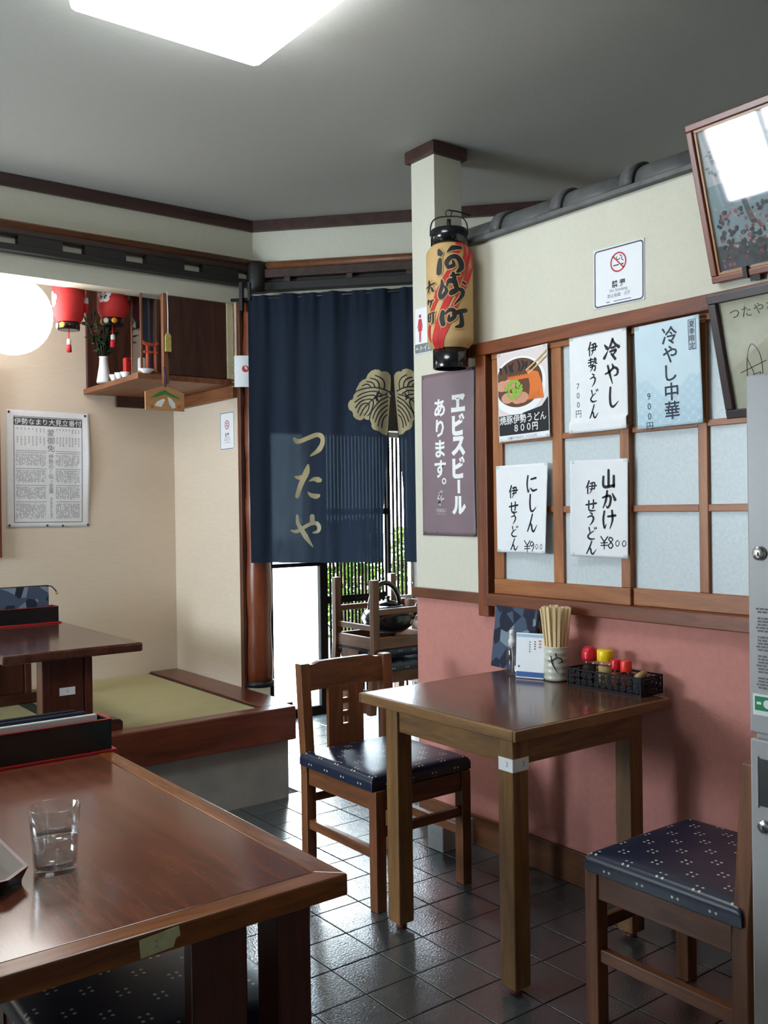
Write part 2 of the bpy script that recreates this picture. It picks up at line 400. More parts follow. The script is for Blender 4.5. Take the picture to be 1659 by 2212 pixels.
# floor: a mortar bed with single tiles laid on it
GROUT = mat('dark_grout', rgb(44, 46, 48), 0.85, var=0.1)
floor = struct('floor', MB().box(-2.3, 4.4, -2.3, 5.1, -0.12, -0.004), GROUT, 'dark grey tiled restaurant floor with narrow grout joints')
TILE, nt_, p_ = _new('slate_grey_floor_tile')
p_.inputs['Roughness'].default_value = 0.2; p_.inputs['IOR'].default_value = 2.0; p_.inputs['Specular IOR Level'].default_value = 0.8
_tc = nt_.nodes.new('ShaderNodeTexCoord'); _n = nt_.nodes.new('ShaderNodeTexNoise'); _n.inputs['Scale'].default_value = 150; _n.inputs['Detail'].default_value = 3
_gi = nt_.nodes.new('ShaderNodeNewGeometry'); nt_.links.new(_gi.outputs['Position'], _n.inputs['Vector'])
_b = nt_.nodes.new('ShaderNodeBump'); _b.inputs['Strength'].default_value = 0.5; _b.inputs['Distance'].default_value = 0.0022
nt_.links.new(_n.outputs['Fac'], _b.inputs['Height']); nt_.links.new(_b.outputs[0], p_.inputs['Normal'])
_oi = nt_.nodes.new('ShaderNodeObjectInfo'); _n3 = nt_.nodes.new('ShaderNodeTexNoise'); _n3.inputs['Scale'].default_value = 25
nt_.links.new(_gi.outputs['Position'], _n3.inputs['Vector'])
_ad = nt_.nodes.new('ShaderNodeMath'); _ad.operation = 'MULTIPLY_ADD'; _ad.inputs[1].default_value = 0.35; nt_.links.new(_oi.outputs['Random'], _ad.inputs[0]); nt_.links.new(_n3.outputs['Fac'], _ad.inputs[2])
_rp = nt_.nodes.new('ShaderNodeValToRGB'); _rp.color_ramp.elements[0].color = rgb(54, 61, 64); _rp.color_ramp.elements[1].color = rgb(76, 83, 86)
_rp.color_ramp.elements[0].position = 0.4; _rp.color_ramp.elements[1].position = 1.0
nt_.links.new(_ad.outputs[0], _rp.inputs[0]); nt_.links.new(_rp.outputs[0], p_.inputs['Base Color'])
PT = 0.1662; g = 0.0042
_tm = MB().box(-PT / 2 + g / 2, PT / 2 - g / 2, -PT / 2 + g / 2, PT / 2 - g / 2, -0.006, 0.0)
tile0 = None; rest = MB()
cells = []
for i in range(-24, 18):
    for j in range(-27, 19):
        x = 1.646 + (i + 0.5) * PT; y = 2.052 + (j + 0.5) * PT
        if not (-2.2 < x < 4.3 and -2.2 < y < 5.02): continue
        if x < 2.25 and y > 3.72: continue
        d = Vector((x, y, -1.3)); c = (d.dot(_r), d.dot(_u), d.dot(_f))
        seen = c[2] > 0.3 and -830 < 2044 * c[0] / c[2] < 830 and 2044 * c[1] / c[2] > -1150 and x > 0.92 and (x < 2.46 or y > 3.0) and x < 3.9
        cells.append((0 if seen else 1, c[2], x, y))
cells.sort(); n_t = 0
for nseen, dist, x, y in cells:
    if nseen == 0 and n_t < 300:
        z = random.uniform(-0.0004, 0.0004)
        if tile0 is None: tile0 = obj('tile', _tm, TILE, floor, 0.0012, (x, y, z), segs=1)
        else: clone(tile0, floor, (x, y, z))
        n_t += 1
    else: rest.box(x - PT / 2 + g / 2, x + PT / 2 - g / 2, y - PT / 2 + g / 2, y + PT / 2 - g / 2, -0.006, 0.0)
tag(obj('tile_field', rest, TILE, floor, fix=False), kind='stuff')

struct('ceiling', MB().box(-2.4, 4.5, -2.4, 5.15, H, H + 0.1), CEIL, 'plain grey papered ceiling above the dining room')
# walls out of view: left wall with a window that brings in daylight, rear wall, outer wall
wl = MB(); wl.box(-2.42, -2.3, -2.4, 3.0, 0, H).box(-2.42, -2.3, 4.5, 5.15, 0, H).box(-2.42, -2.3, 3.0, 4.5, 0, 1.0).box(-2.42, -2.3, 3.0, 4.5, 2.0, H)
struct('wall_left', wl, CREAM, 'cream plaster wall with the street windows')
w3 = empty('window_3', (0, 0, 0), label='wide street window with dark wooden bars', kind='structure')
for yy in (3.0, 3.487, 3.973, 4.46): bx('window_bar', (-2.38, -2.33, yy, yy + 0.04, 1.0, 2.0), FRAME('Z'), w3)
for yy in (3.04, 3.527, 4.013):
    for za, zb in ((1.0, 1.04), (1.96, 2.0)): bx('window_rail', (-2.38, -2.33, yy, yy + 0.446, za, zb), FRAME('Y'), w3)
struct('wall_rear', MB().box(-2.4, 4.5, -2.42, -2.3, 0, H), CREAM, 'cream plaster wall behind the dining room')
struct('wall_far', MB().box(4.4, 4.5, -2.4, 5.15, 0, H), CREAM, 'cream wall of the passage behind the partition')

# ---- partition (wall_right): cream plaster above, pink plaster below, window opening
pr = MB()
pr.box(XW, 2.60, -2.3, 1.0, 0.93, 2.30).box(XW, 2.60, 2.60, 2.895, 0.93, 2.30).box(XW, 2.60, 1.0, 2.60, 1.90, 2.30)
wall_right = struct('wall_right', pr, CREAM, 'low partition wall with cream plaster above pink plaster')
obj('dado', MB().box(XW, 2.60, -2.3, 3.04, 0.0, 0.95), PINK, wall_right)
pil = struct('pillar', MB().box(XW, 2.625, 2.895, 3.04, 0.95, H), CREAM, 'square cream pillar rising from the partition end to the ceiling')
cp = MB(); cp.box(XW - 0.02, 2.645, 2.875, 3.06, H - 0.05, H)
obj('pillar_cap', cp, TRIM, pil, 0.004)
bbr = struct('baseboard_right', MB().box(XW - 0.015, XW, -2.3, 3.03, 0.0, 0.115), wood('baseboard_wood', rgb(84, 50, 30), rgb(120, 76, 46), 'Y', 0.4), 'brown wooden baseboard along the pink wall', bevel=0.003)
rail = wood('dado_rail_wood', rgb(86, 46, 30), rgb(122, 70, 44), 'Y', 0.4)
struct('trim_1', MB().box(XW - 0.018, XW, 2.60, 3.055, 0.932, 0.972), rail, 'brown dado rail between cream and pink plaster', bevel=0.003)
# grey footing block on the floor in front of the partition end
tag(bx('concrete_block', (2.31, 2.47, 2.70, 2.79, 0, 0.10), mat('pale_concrete', rgb(150, 152, 152), 0.8, var=0.08), None, 0.004), 'small grey concrete block at the foot of the partition end', 'block')

# ---- window_1 in the partition
w1 = empty('window_1', (0, 0, 0), label='wooden sliding window with frosted panes in the partition', kind='structure')
bx('head_rail', (2.448, 2.50, 0.95, 2.68, 1.868, 1.916), FRAME('Y'), w1)
bx('jamb', (2.452, 2.50, 2.585, 2.64, 0.888, 1.868), FRAME('Z'), w1)
bx('sill', (2.440, 2.50, 0.95, 2.585, 0.930, 0.976), FRAME('Y'), w1)
bx('jamb', (2.452, 2.50, 0.95, 1.0, 0.93, 1.868), FRAME('Z'), w1)
ZR = [(1.032, 1.276), (1.298, 1.530), (1.550, 1.846)]
YC = [(2.512, 2.266), (2.220, 1.974), (1.937, 1.691), (1.659, 1.43), (1.40, 1.10)]
def sash(y0, y1, cols, x):
    s = empty('sash', (0, 0, 0)); s.parent = w1
    bx('bottom_rail', (x, x + 0.026, y1, y0, 0.976, 1.032), SASH('Y'), s); bx('top_rail', (x, x + 0.026, y1, y0, 1.846, 1.868), SASH('Y'), s)
    edges = [y0] + [v for c in cols for v in YC[c]] + [y1]
    for k in range(0, len(edges), 2):
        bx('stile' if k in (0, len(edges) - 2) else 'mullion', (x + 0.002, x + 0.024, edges[k + 1], edges[k], 1.032, 1.846), SASH('Z'), s, 0.002)
    for c in cols:
        for za, zb in ((1.276, 1.298), (1.530, 1.550)):
            bx('muntin', (x + 0.003, x + 0.023, YC[c][1], YC[c][0], za, zb), SASH('Y'), s, 0.002)
        for za, zb in ZR:
            obj('pane', MB().box(x + 0.014, x + 0.018, YC[c][1] - 0.004, YC[c][0] + 0.004, za - 0.004, zb + 0.004), FROST, s)
FROST = mat('frosted_paper_glass', rgb(196, 206, 209), 0.35, var=0.06, scale=90, bump=0.1, bscale=160)
sash(2.562, 1.937, (0, 1), 2.462); sash(1.9365, 1.06, (2, 3, 4), 2.474)

# ---- tile coping along the partition top
cop = empty('tile_coping', (2.54, 0, 2.3005), label='row of dark grey half-round roof tiles along the partition top', cat='roof tiles')
bx('base_slab', (-0.085, 0.085, -1.5, 2.87, 0.0, 0.018), GREYTILE, cop)
tp = MB(); n = 14
def half(r0, r1, ya, yb, t=0.014):
    vs = []; fs = []
    for (r, y) in ((r0, ya), (r1, yb)):
        for k in range(n + 1):
            a = PI * k / n; vs.append((r * math.cos(a), y, r * math.sin(a)))
        for k in range(n + 1):
            a = PI * k / n; vs.append(((r - t) * math.cos(a), y, (r - t) * math.sin(a)))
    q = 2 * (n + 1)
    for k in range(n):
        fs.append((k, k + 1, q + k + 1, q + k)); fs.append((n + 1 + k, q + n + 1 + k, q + n + 2 + k, n + 2 + k))
        fs.append((k, n + 1 + k, n + 2 + k, k + 1)); fs.append((q + k, q + k + 1, q + n + 2 + k, q + n + 1 + k))
    fs += [(0, q, q + n + 1, n + 1), (n, n + 1 + n, q + n + 1 + n, q + n)]
    return vs, fs
tp.add(*half(0.074, 0.070, 0.0, -0.30), smooth=True); tp.add(*half(0.088, 0.086, 0.004, -0.042), smooth=True)
t0 = None
for k in range(14):
    y = 2.85 - k * 0.30
    if t0 is None: t0 = obj('tile', tp, GREYTILE, cop, loc=(0, y, 0.018))
    else: clone(t0, cop, (0, y, 0.018))

# ---- wall_front: lintel above the tatami room, then the diagonal header above the entrance
wf = struct('wall_front', MB().box(-2.3, 2.412, 4.247, 4.36, 2.34, H), CREAM, 'cream lintel wall above the tatami room opening')
wd = MB().box(0, 1.75, -0.10, 0.0, 2.12, H, M2).box(1.50, 2.6, -0.10, 0.0, 0, 2.12, M2)
struct('wall_diagonal', wd, CREAM, 'diagonal cream header wall above the entrance curtain')
struct('trim_2', MB().box(-2.3, 2.412, 4.222, 4.247, 2.716, H), TRIM, 'dark ceiling moulding above the tatami room', bevel=0.003)
struct('trim_3', MB().box(-0.02, 2.4, 0.0, 0.025, 2.716, H, M2), TRIM, 'dark ceiling moulding above the entrance curtain', bevel=0.003)
# eave-like rails with spacer blocks
EAVE = wood('smoky_eave_wood', rgb(34, 24, 22), rgb(74, 50, 40), 'X', 0.5)
EAVE2 = wood('brown_eave_wood', rgb(84, 48, 28), rgb(130, 78, 44), 'X', 0.45)
DKE = wood('black_eave_wood', rgb(20, 17, 18), rgb(40, 33, 32), 'X', 0.55)
t4 = empty('trim_4', label='dark eave rails with spacer blocks over the tatami room', kind='structure')
obj('upper_rail', MB().tube([(-2.3, 4.215, 2.542), (2.44, 4.215, 2.542)], 0.024, 12), EAVE2, t4)
bx('middle_rail', (-2.3, 2.42, 4.19, 4.246, 2.502, 2.528), EAVE, t4); bx('lower_rail', (-2.3, 2.42, 4.187, 4.246, 2.428, 2.458), DKE, t4)
b0 = None
for k in range(16):
    x = 2.30 - k * 0.292
    if b0 is None: b0 = obj('spacer_block', MB().box(-0.19, 0, 4.195, 4.246, 2.458, 2.502), DKE, t4, loc=(x, 0, 0))
    else: clone(b0, t4, (x, 0, 0))
t5 = empty('trim_5', label='brown eave rails with posts over the entrance curtain', kind='structure')
obj('upper_rail', MB().tube([w2(0.05, 0.036, 2.532), w2(2.0, 0.036, 2.532)], 0.022, 12), EAVE2, t5)
obj('middle_rail', MB().box(0.03, 2.0, 0.0, 0.06, 2.468, 2.512, M2), EAVE, t5, 0.003); obj('lower_rail', MB().box(0.03, 2.0, 0.0, 0.06, 2.405, 2.445, M2), DKE, t5, 0.003)
obj('back_board', MB().box(0.03, 2.0, 0.0, 0.02, 2.44, 2.47, M2), DKE, t5)
for s_ in (0.18, 0.5, 0.8, 1.1): obj('spacer_block', MB().box(s_, s_ + 0.03, 0.0, 0.055, 2.44, 2.47, M2), EAVE, t5)
obj('corner_joint', MB().lathe([(0.045, 2.40), (0.052, 2.42), (0.052, 2.53), (0.045, 2.55)], 12, Matrix.Translation((2.405, 4.195, 0))), DKE, t5)

# ---- tatami room
struct('wall_alcove_back', MB().box(-2.3, 2.33, 4.95, 5.02, 0.0, H), ALC, 'beige woven wallpaper on the back wall of the tatami room')
struct('wall_alcove_side', MB().box(2.29, 2.33, 4.36, 4.95, 0.0, H).box(2.29, 2.33, 4.20, 4.36, 0.0, 2.338), ALC, 'beige woven wallpaper on the side wall of the tatami room')
struct('trim_6', MB().box(2.284, 2.303, 4.168, 4.1995, 0.41, 2.338), wood('post_wood', rgb(74, 40, 26), rgb(110, 62, 40), 'Z', 0.4), 'slim brown post ending the tatami room side wall', bevel=0.004)
struct('wall_entrance_side', MB().box(2.33, 2.93, 5.02, 5.10, 0, H), CREAM, 'cream wall beside the glass entrance door')
struct('platform_base', MB().box(-2.3, 2.23, 3.67, 4.949, 0.0, 0.266), CONC, 'bare concrete base under the tatami platform')
plat = struct('platform_board', MB().box(-2.3, 2.25, 3.63, 3.715, 0.267, 0.417), PLATW('X'), 'reddish brown wooden front beam of the tatami platform', bevel=0.006)
obj('side_board', MB().box(2.125, 2.288, 3.716, 4.949, 0.267, 0.416), PLATW('Y'), plat, 0.004)
TAT = mat('tatami_straw', rgb(178, 166, 122), 0.75, var=0.12, scale=9, bump=0.5, bscale=14, stretch=(1, 30, 1))
HERI = mat('dark_green_mat_border', rgb(38, 44, 36), 0.8)
for k, (xa, xb) in enumerate(((1.335, 2.123), (0.5, 1.333), (-0.4, 0.498))):
    tm_ = tag(empty('tatami_mat', ((xa + xb) / 2, 4.331, 0.275)), ['straw tatami mat beside the platform side board', 'straw tatami mat under the low table', 'straw tatami mat farthest from the entrance'][k], 'tatami mat', 'tatami mats on the platform')
    w_ = (xb - xa) / 2
    bx('straw_surface', (-w_ + 0.012, w_ - 0.012, -0.612, 0.612, 0, 0.132), TAT, tm_, 0.002)
    bx('border', (-w_, -w_ + (0.03 if k == 0 else 0.012), -0.612, 0.612, 0, 0.134), HERI, tm_, 0.002); bx('border', (w_ - (0.012 if k != 1 else 0.03), w_, -0.612, 0.612, 0, 0.134), HERI, tm_, 0.002)
# window frame at the edge of view on the alcove back wall
w2e = empty('window_2', label='reddish wooden window frame beside the printed poster', kind='structure')
bx('stile', (1.295, 1.342, 4.915, 4.95, 1.08, 2.02), PLATW('Z'), w2e); bx('stile', (0.3, 0.35, 4.915, 4.95, 1.08, 2.02), PLATW('Z'), w2e)
bx('rail', (0.35, 1.295, 4.915, 4.95, 1.08, 1.13), PLATW('X'), w2e); bx('rail', (0.35, 1.295, 4.915, 4.95, 1.97, 2.02), PLATW('X'), w2e)
bx('pane', (0.35, 1.295, 4.935, 4.945, 1.13, 1.97), FROST, w2e, 0)

# ---- entrance: log post, glass door, lattice doors, outside
lg = MB(); prof = []
for k in range(25):
    z = 0.43 + k * (1.92 / 24); prof.append((0.064 + 0.004 * math.sin(k * 1.3) + 0.002 * math.sin(k * 3.1), z))
lg.lathe(prof, 28, Matrix.Translation((2.372, 4.168, 0)))
LOGM = wood('peeled_log_wood', rgb(78, 32, 20), rgb(146, 76, 44), 'Z', 0.3, 6.0)
log = struct('post_log', lg, LOGM, 'round reddish peeled log post beside the entrance curtain')
obj('post_shoe', MB().lathe([(0.072, 0.417), (0.072, 0.445)], 24, Matrix.Translation((2.372, 4.168, 0))), BLACK, log)
BLKF = mat('black_door_frame', rgb(26, 24, 24), 0.85, spec=0.05)
dr = empty('door_1', label='black framed glass sliding entrance door', kind='structure')
for b in ((2.93, 2.96, 0, 1.82), (3.305, 3.36, 0, 1.82)): bx('stile', (b[0], b[1], 5.02, 5.055, b[2], b[3]), BLKF, dr)
for za, zb in ((0, 0.055), (0.94, 0.965), (1.77, 1.82)): bx('rail', (2.96, 3.305, 5.022, 5.053, za, zb), BLKF, dr)
TG = thin_glass('door_glass', 0.06)
for za, zb in ((0.055, 0.94), (0.965, 1.77)): bx('pane', (2.955, 3.31, 5.034, 5.038, za, zb), TG, dr, 0)
def lattice(name, label, x0, x1, y, pitch, wid, m, rails, frame, fm):
    d = empty(name, label=label, kind='structure')
    bx('stile', (x0, x0 + frame, y, y + 0.035, 0, 1.82), fm, d, 0.002); bx('stile', (x1 - frame, x1, y, y + 0.035, 0, 1.82), fm, d, 0.002)
    for za, zb in rails: bx('rail', (x0 + frame, x1 - frame, y + 0.002, y + 0.033, za, zb), fm, d, 0.002)
    zs = [0] + [v for r_ in rails for v in r_] + [1.82]; s0 = None
    x = x0 + frame + pitch * 0.6
    while x < x1 - frame - 0.005:
        if s0 is None: s0 = obj('slat', MB().box(-wid / 2, wid / 2, y + 0.012, y + 0.019, 0.05, 1.78), m, d, loc=(x, 0, 0))
        else: clone(s0, d, (x, 0, 0))
        x += pitch
lattice('door_2', 'black wooden lattice door beside the glass door', 3.36, 3.90, 5.06, 0.0285, 0.0145, BLKF, ((0, 0.05), (0.69, 0.737), (1.26, 1.30), (1.78, 1.82)), 0.012, BLKF)
lattice('door_3', 'grey framed lattice screen beyond the stacked chairs', 3.905, 4.12, 5.10, 0.034, 0.017, mat('dark_grey_slat', rgb(48, 48, 54), 0.85, spec=0.05), ((0, 0.05), (0.67, 0.70), (1.78, 1.82)), 0.012, mat('pale_screen_frame', rgb(190, 186, 178), 0.6))
struct('wall_entrance_header', MB().box(2.93, 4.4, 5.02, 5.10, 1.82, H).box(4.12, 4.4, 5.02, 5.10, 0, 1.82), wood('header_dark_wood', rgb(36, 26, 24), rgb(58, 42, 36), 'X', 0.6), 'dark wall above the entrance doors')
gnd = struct('pavement', MB().box(-6, 30, 5.1, 40, -0.2, -0.01), mat('pale_concrete_paving', rgb(205, 200, 190), 0.9, var=0.06, scale=3), 'pale paving outside the entrance')
tag(bx('gate_post', (3.62, 3.72, 5.62, 5.72, -0.01, 2.3), mat('beige_post', rgb(206, 194, 172), 0.7), None, 0.004), 'beige post standing outside behind the glass door', 'post')
LEAF = [mat('leaf_green_%d' % k, c, 0.9, var=0.2, spec=0.0) for k, c in enumerate((rgb(36, 58, 10), rgb(54, 68, 12), rgb(26, 48, 12)))]
for k, (x, y, r_, h_) in enumerate(((5.22, 7.4, 0.42, 1.2), (6.08, 7.45, 0.40, 1.1), (6.98, 7.4, 0.44, 1.4))):
    sh = empty('garden_shrub', (x, y, -0.01), label=['tall leafy green shrub outside behind the lattice door', 'low bright green shrub outside behind the stacked chairs', 'broad shrub outside behind the grey lattice screen', 'distant low shrub outside behind the glass door'][k], cat='shrub', group='shrubs outside the entrance')
    fm = MB()
    for q in range(1500):
        a = random.uniform(0, 2 * PI); z = h_ * (0.08 + 0.92 * random.random()); rr = r_ * math.sqrt(random.random()) * (1.05 - 0.5 * z / h_)
        c = Vector((rr * math.cos(a), rr * math.sin(a), z)); u = Vector((random.gauss(0, 1), random.gauss(0, 1), random.gauss(0, 1))).normalized(); v = u.orthogonal().normalized(); s_ = random.uniform(0.03, 0.06)
        fm.add([c - u * s_, c + v * s_ * 0.5, c + u * s_, c - v * s_ * 0.5], [(0, 1, 2, 3)])
    tag(obj('foliage', fm, LEAF[k % 3], sh, fix=False), kind='stuff')
    st = MB()
    for q in range(7):
        a = q * 0.9; st.tube([(0.05 * math.cos(a), 0.05 * math.sin(a), 0), (r_ * 0.5 * math.cos(a), r_ * 0.5 * math.sin(a), h_ * 0.8)], [0.02, 0.008], 6)
    obj('stem', st, mat('bark', rgb(84, 64, 44), 0.9), sh)

# ================================================================== LAMPS
lamp = empty('ceiling_lamp', (1.185, 2.265, H), label='square white ceiling lamp glowing above the tables', cat='lamp')
bx('base', (-0.25, 0.25, -0.25, 0.25, -0.03, 0), mat('lamp_base_white', rgb(230, 230, 228), 0.5), lamp)
bx('cover', (-0.295, 0.295, -0.295, 0.295, -0.11, -0.03), emit('lamp_cover_glow', (0.93, 0.98, 1.0, 1), 9.0), lamp, 0.022)
gl = empty('globe_lamp', (1.262, 4.42, 2.196), label='round white paper globe lamp glowing in the tatami room', cat='lamp')
gp = []
for k in range(41):
    a = -PI / 2 + PI * k / 40; gp.append((max(0.0, (0.178 + 0.0015 * (k % 2)) * math.cos(a)), 0.178 * math.sin(a)))
obj('shade', MB().lathe(gp, 48, cap=False), emit('globe_glow', (1.0, 0.97, 0.93, 1), 5.0), gl)
obj('cord', MB().tube([(0, 0, 0.178), (0, 0, H - 2.196)], 0.004, 8), BLACK, gl)

# ================================================================== FURNITURE
SEAT, nt_, p_ = _new('navy_seat_vinyl')
p_.inputs['Roughness'].default_value = 0.33; p_.inputs['Specular IOR Level'].default_value = 0.6
def _math(nt, op, a, b=None, c=None):
    n = nt.nodes.new('ShaderNodeMath'); n.operation = op
    for i, q in enumerate((a, b, c)):
        if q is None: continue
        if isinstance(q, (int, float)): n.inputs[i].default_value = q
        else: nt.links.new(q, n.inputs[i])
    return n.outputs[0]
_uv = nt_.nodes.new('ShaderNodeUVMap'); _sp = nt_.nodes.new('ShaderNodeSeparateXYZ'); nt_.links.new(_uv.outputs[0], _sp.inputs[0])
def _motif(off):
    qs = []
    for ax in (0, 1):
        q = _math(nt_, 'MULTIPLY_ADD', _sp.outputs[ax], 1 / 0.098, off); q = _math(nt_, 'FRACT', q); q = _math(nt_, 'SUBTRACT', q, 0.5)
        q = _math(nt_, 'ABSOLUTE', q); q = _math(nt_, 'SUBTRACT', q, 0.078); qs.append(_math(nt_, 'MULTIPLY', q, q))
    return _math(nt_, 'LESS_THAN', _math(nt_, 'SQRT', _math(nt_, 'ADD', qs[0], qs[1])), 0.034)
_dots = _math(nt_, 'MAXIMUM', _motif(0.0), _motif(0.5))
_nz = nt_.nodes.new('ShaderNodeTexNoise'); _nz.inputs['Scale'].default_value = 60; nt_.links.new(_uv.outputs[0], _nz.inputs['Vector'])
_rz = nt_.nodes.new('ShaderNodeValToRGB'); _rz.color_ramp.elements[0].color = rgb(14, 24, 46); _rz.color_ramp.elements[1].color = rgb(24, 38, 66); nt_.links.new(_nz.outputs['Fac'], _rz.inputs[0])
_mx = nt_.nodes.new('ShaderNodeMix'); _mx.data_type = 'RGBA'; nt_.links.new(_dots, _mx.inputs['Factor']); nt_.links.new(_rz.outputs[0], _mx.inputs['A']); _mx.inputs['B'].default_value = rgb(206, 206, 190)
nt_.links.new(_mx.outputs['Result'], p_.inputs['Base Color'])

def cushion(name, w, d, z0, h, parent, m=None, crown=0.012, r=0.016):
    """upholstered pad; UVs run on over the rounded rim so the printed pattern wraps round"""
    def prof(t, half):        # t in [-half-h, half+h] -> (pos, drop)
        a = abs(t); sg = 1 if t >= 0 else -1
        if a <= half - r: return t, 0.0
        arc = a - (half - r); L = r * PI / 2
        if arc <= L:
            th = arc / r; return sg * (half - r + r * math.sin(th)), r * (1 - math.cos(th))
        return sg * half, min(h, r + (arc - L))
    def params(half):
        L = half - r; e = L + r * PI / 2; out = [-(e + h - r), -(e + (h - r) / 2)] + [-(L + r * PI / 2 * k / 4) for k in (4, 3, 2, 1)]
        out += [-L + 2 * L * k / 10 for k in range(11)]
        return out + [-q for q in reversed(out[:6])]
    us = params(w / 2); vs_ = params(d / 2); verts = []; uvs = []
    for v in vs_:
        for u in us:
            x, dx = prof(u, w / 2); y, dy = prof(v, d / 2)
            c = crown * max(0, 1 - (x / (w / 2)) ** 2) * max(0, 1 - (y / (d / 2)) ** 2)
            verts.append((x, y, z0 + h - max(dx, dy) + c)); uvs.append((u, v))
    nu = len(us); fs = []
    for j in range(len(vs_) - 1):
        for i in range(nu - 1): fs.append((j * nu + i, j * nu + i + 1, (j + 1) * nu + i + 1, (j + 1) * nu + i))
    me = bpy.data.meshes.new(name); me.from_pydata(verts, [], fs); ul = me.uv_layers.new(name='UVMap')
    for lp in me.loops: ul.data[lp.index].uv = uvs[lp.vertex_index]
    for p in me.polygons: p.use_smooth = True
    me.materials.append(m or SEAT)
    o = bpy.data.objects.new(name, me); C.objects.link(o); o.parent = parent
    b = bx('seat_board', (-w / 2 + 0.004, w / 2 - 0.004, -d / 2 + 0.004, d / 2 - 0.004, z0 - 0.004, z0 + 0.006), BLACK, parent, 0)
    return o
def make_chair(label):
    c = empty('dining_chair', label=label, cat='chair', group='brown wooden chairs with navy seats')
    hw, f, b = 0.205, -0.225, 0.225; t = 0.04
    for sx in (-1, 1):
        x0, x1 = sorted((sx * hw, sx * (hw - t)))
        bx('leg', (x0, x1, f, f + t, 0, 0.39), CHAIRW('Z'), c)
        lp = MB(); y0 = b - t
        lp.add([Vector((x, y, z)) for (z, dy) in ((0, 0.0), (0.36, 0.0), (0.745, 0.03)) for (x, y) in ((x0, y0 + dy), (x1, y0 + dy), (x1, b + dy), (x0, b + dy))],
               [(3, 2, 1, 0), (8, 9, 10, 11)] + [(q * 4 + k, q * 4 + (k + 1) % 4, (q + 1) * 4 + (k + 1) % 4, (q + 1) * 4 + k) for q in (0, 1) for k in range(4)])
        obj('back_post', lp, CHAIRW('Z'), c, 0.003)
        xm = sx * (hw - t / 2)
        bx('side_rail', (xm - 0.012, xm + 0.016 * (sx > 0) + 0.012 * (sx < 0), f + t, b - t, 0.322, 0.388), CHAIRW('Y'), c)
        bx('side_stretcher', (xm - 0.012, xm + 0.012, f + t, b - t, 0.165, 0.198), CHAIRW('Y'), c)
    bx('front_rail', (-hw + t, hw - t, f + 0.006, f + 0.03, 0.322, 0.388), CHAIRW('X'), c); bx('back_rail', (-hw + t, hw - t, b - 0.03, b - 0.006, 0.322, 0.388), CHAIRW('X'), c)
    bx('front_stretcher', (-hw + t, hw - t, f + 0.008, f + 0.03, 0.235, 0.265), CHAIRW('X'), c); bx('back_stretcher', (-hw + t, hw - t, b - 0.032, b - 0.01, 0.255, 0.285), CHAIRW('X'), c)
    # top rail, gently bowed, with a shallow arched crest
    n = 12; vs = []; fs = []
    for k in range(n + 1):
        u = k / n; x = -hw + t - 0.002 + u * (2 * (hw - t) + 0.004); bow = 0.014 * (1 - (2 * u - 1) ** 2); yb = b - 0.006 + bow
        top = 0.738 + (0.008 if 0.12 < u < 0.88 else 0.0); 
        for (yy, zz) in ((yb, 0.645), (yb + 0.024, 0.645), (yb + 0.03, top), (yb + 0.006, top)): vs.append((x, yy, zz))
    for k in range(n):
        for q in range(4): fs.append((k * 4 + q, k * 4 + (q + 1) % 4, k * 4 + 4 + (q + 1) % 4, k * 4 + 4 + q))
    fs += [(3, 2, 1, 0), tuple(n * 4 + q for q in range(4))]
    obj('top_rail', MB().add(vs, fs), CHAIRW('X'), c)
    sl = MB(); y0, y1 = b + 0.002, b + 0.018; w_ = 0.078; hh = 0.015
    sl.box(-w_, -hh, y0, y1, 0.40, 0.65).box(hh, w_, y0, y1, 0.40, 0.65)
    zz = 0.40
    for z in (0.505, 0.552, 0.599): sl.box(-hh, hh, y0, y1, zz, z); zz = z + 0.028
    sl.box(-hh, hh, y0, y1, zz, 0.65)
    obj('back_slat', sl, CHAIRW('Z'), c)
    cushion('seat', 0.428, 0.432, 0.392, 0.045, c, None, 0.010, 0.022)
    return c
def relabel(o, label): o['label'] = label; return o
ch1 = make_chair('brown wooden chair with navy seat tucked at the far side of the small table')
ch1.location = (2.005, 2.655, 0)
ch2 = relabel(copy_tree(ch1), 'brown wooden chair with navy patterned seat beside the grey machine'); ch2.location = (2.03, 1.365, 0); ch2.rotation_euler = (0, 0, PI)
# pair stacked seat to seat by the entrance
chs = relabel(copy_tree(ch1), 'brown wooden chair standing under the upside-down chair by the entrance'); chs.location = (3.375, 4.385, 0); chs.rotation_euler = (0, 0, PI / 2 + PI)
chu = relabel(copy_tree(ch1), 'upside-down brown chair stacked with legs up, holding the black kettle'); chu.location = (3.325, 4.385, 0.902)
chu.rotation_euler = (PI, 0, -PI / 2)

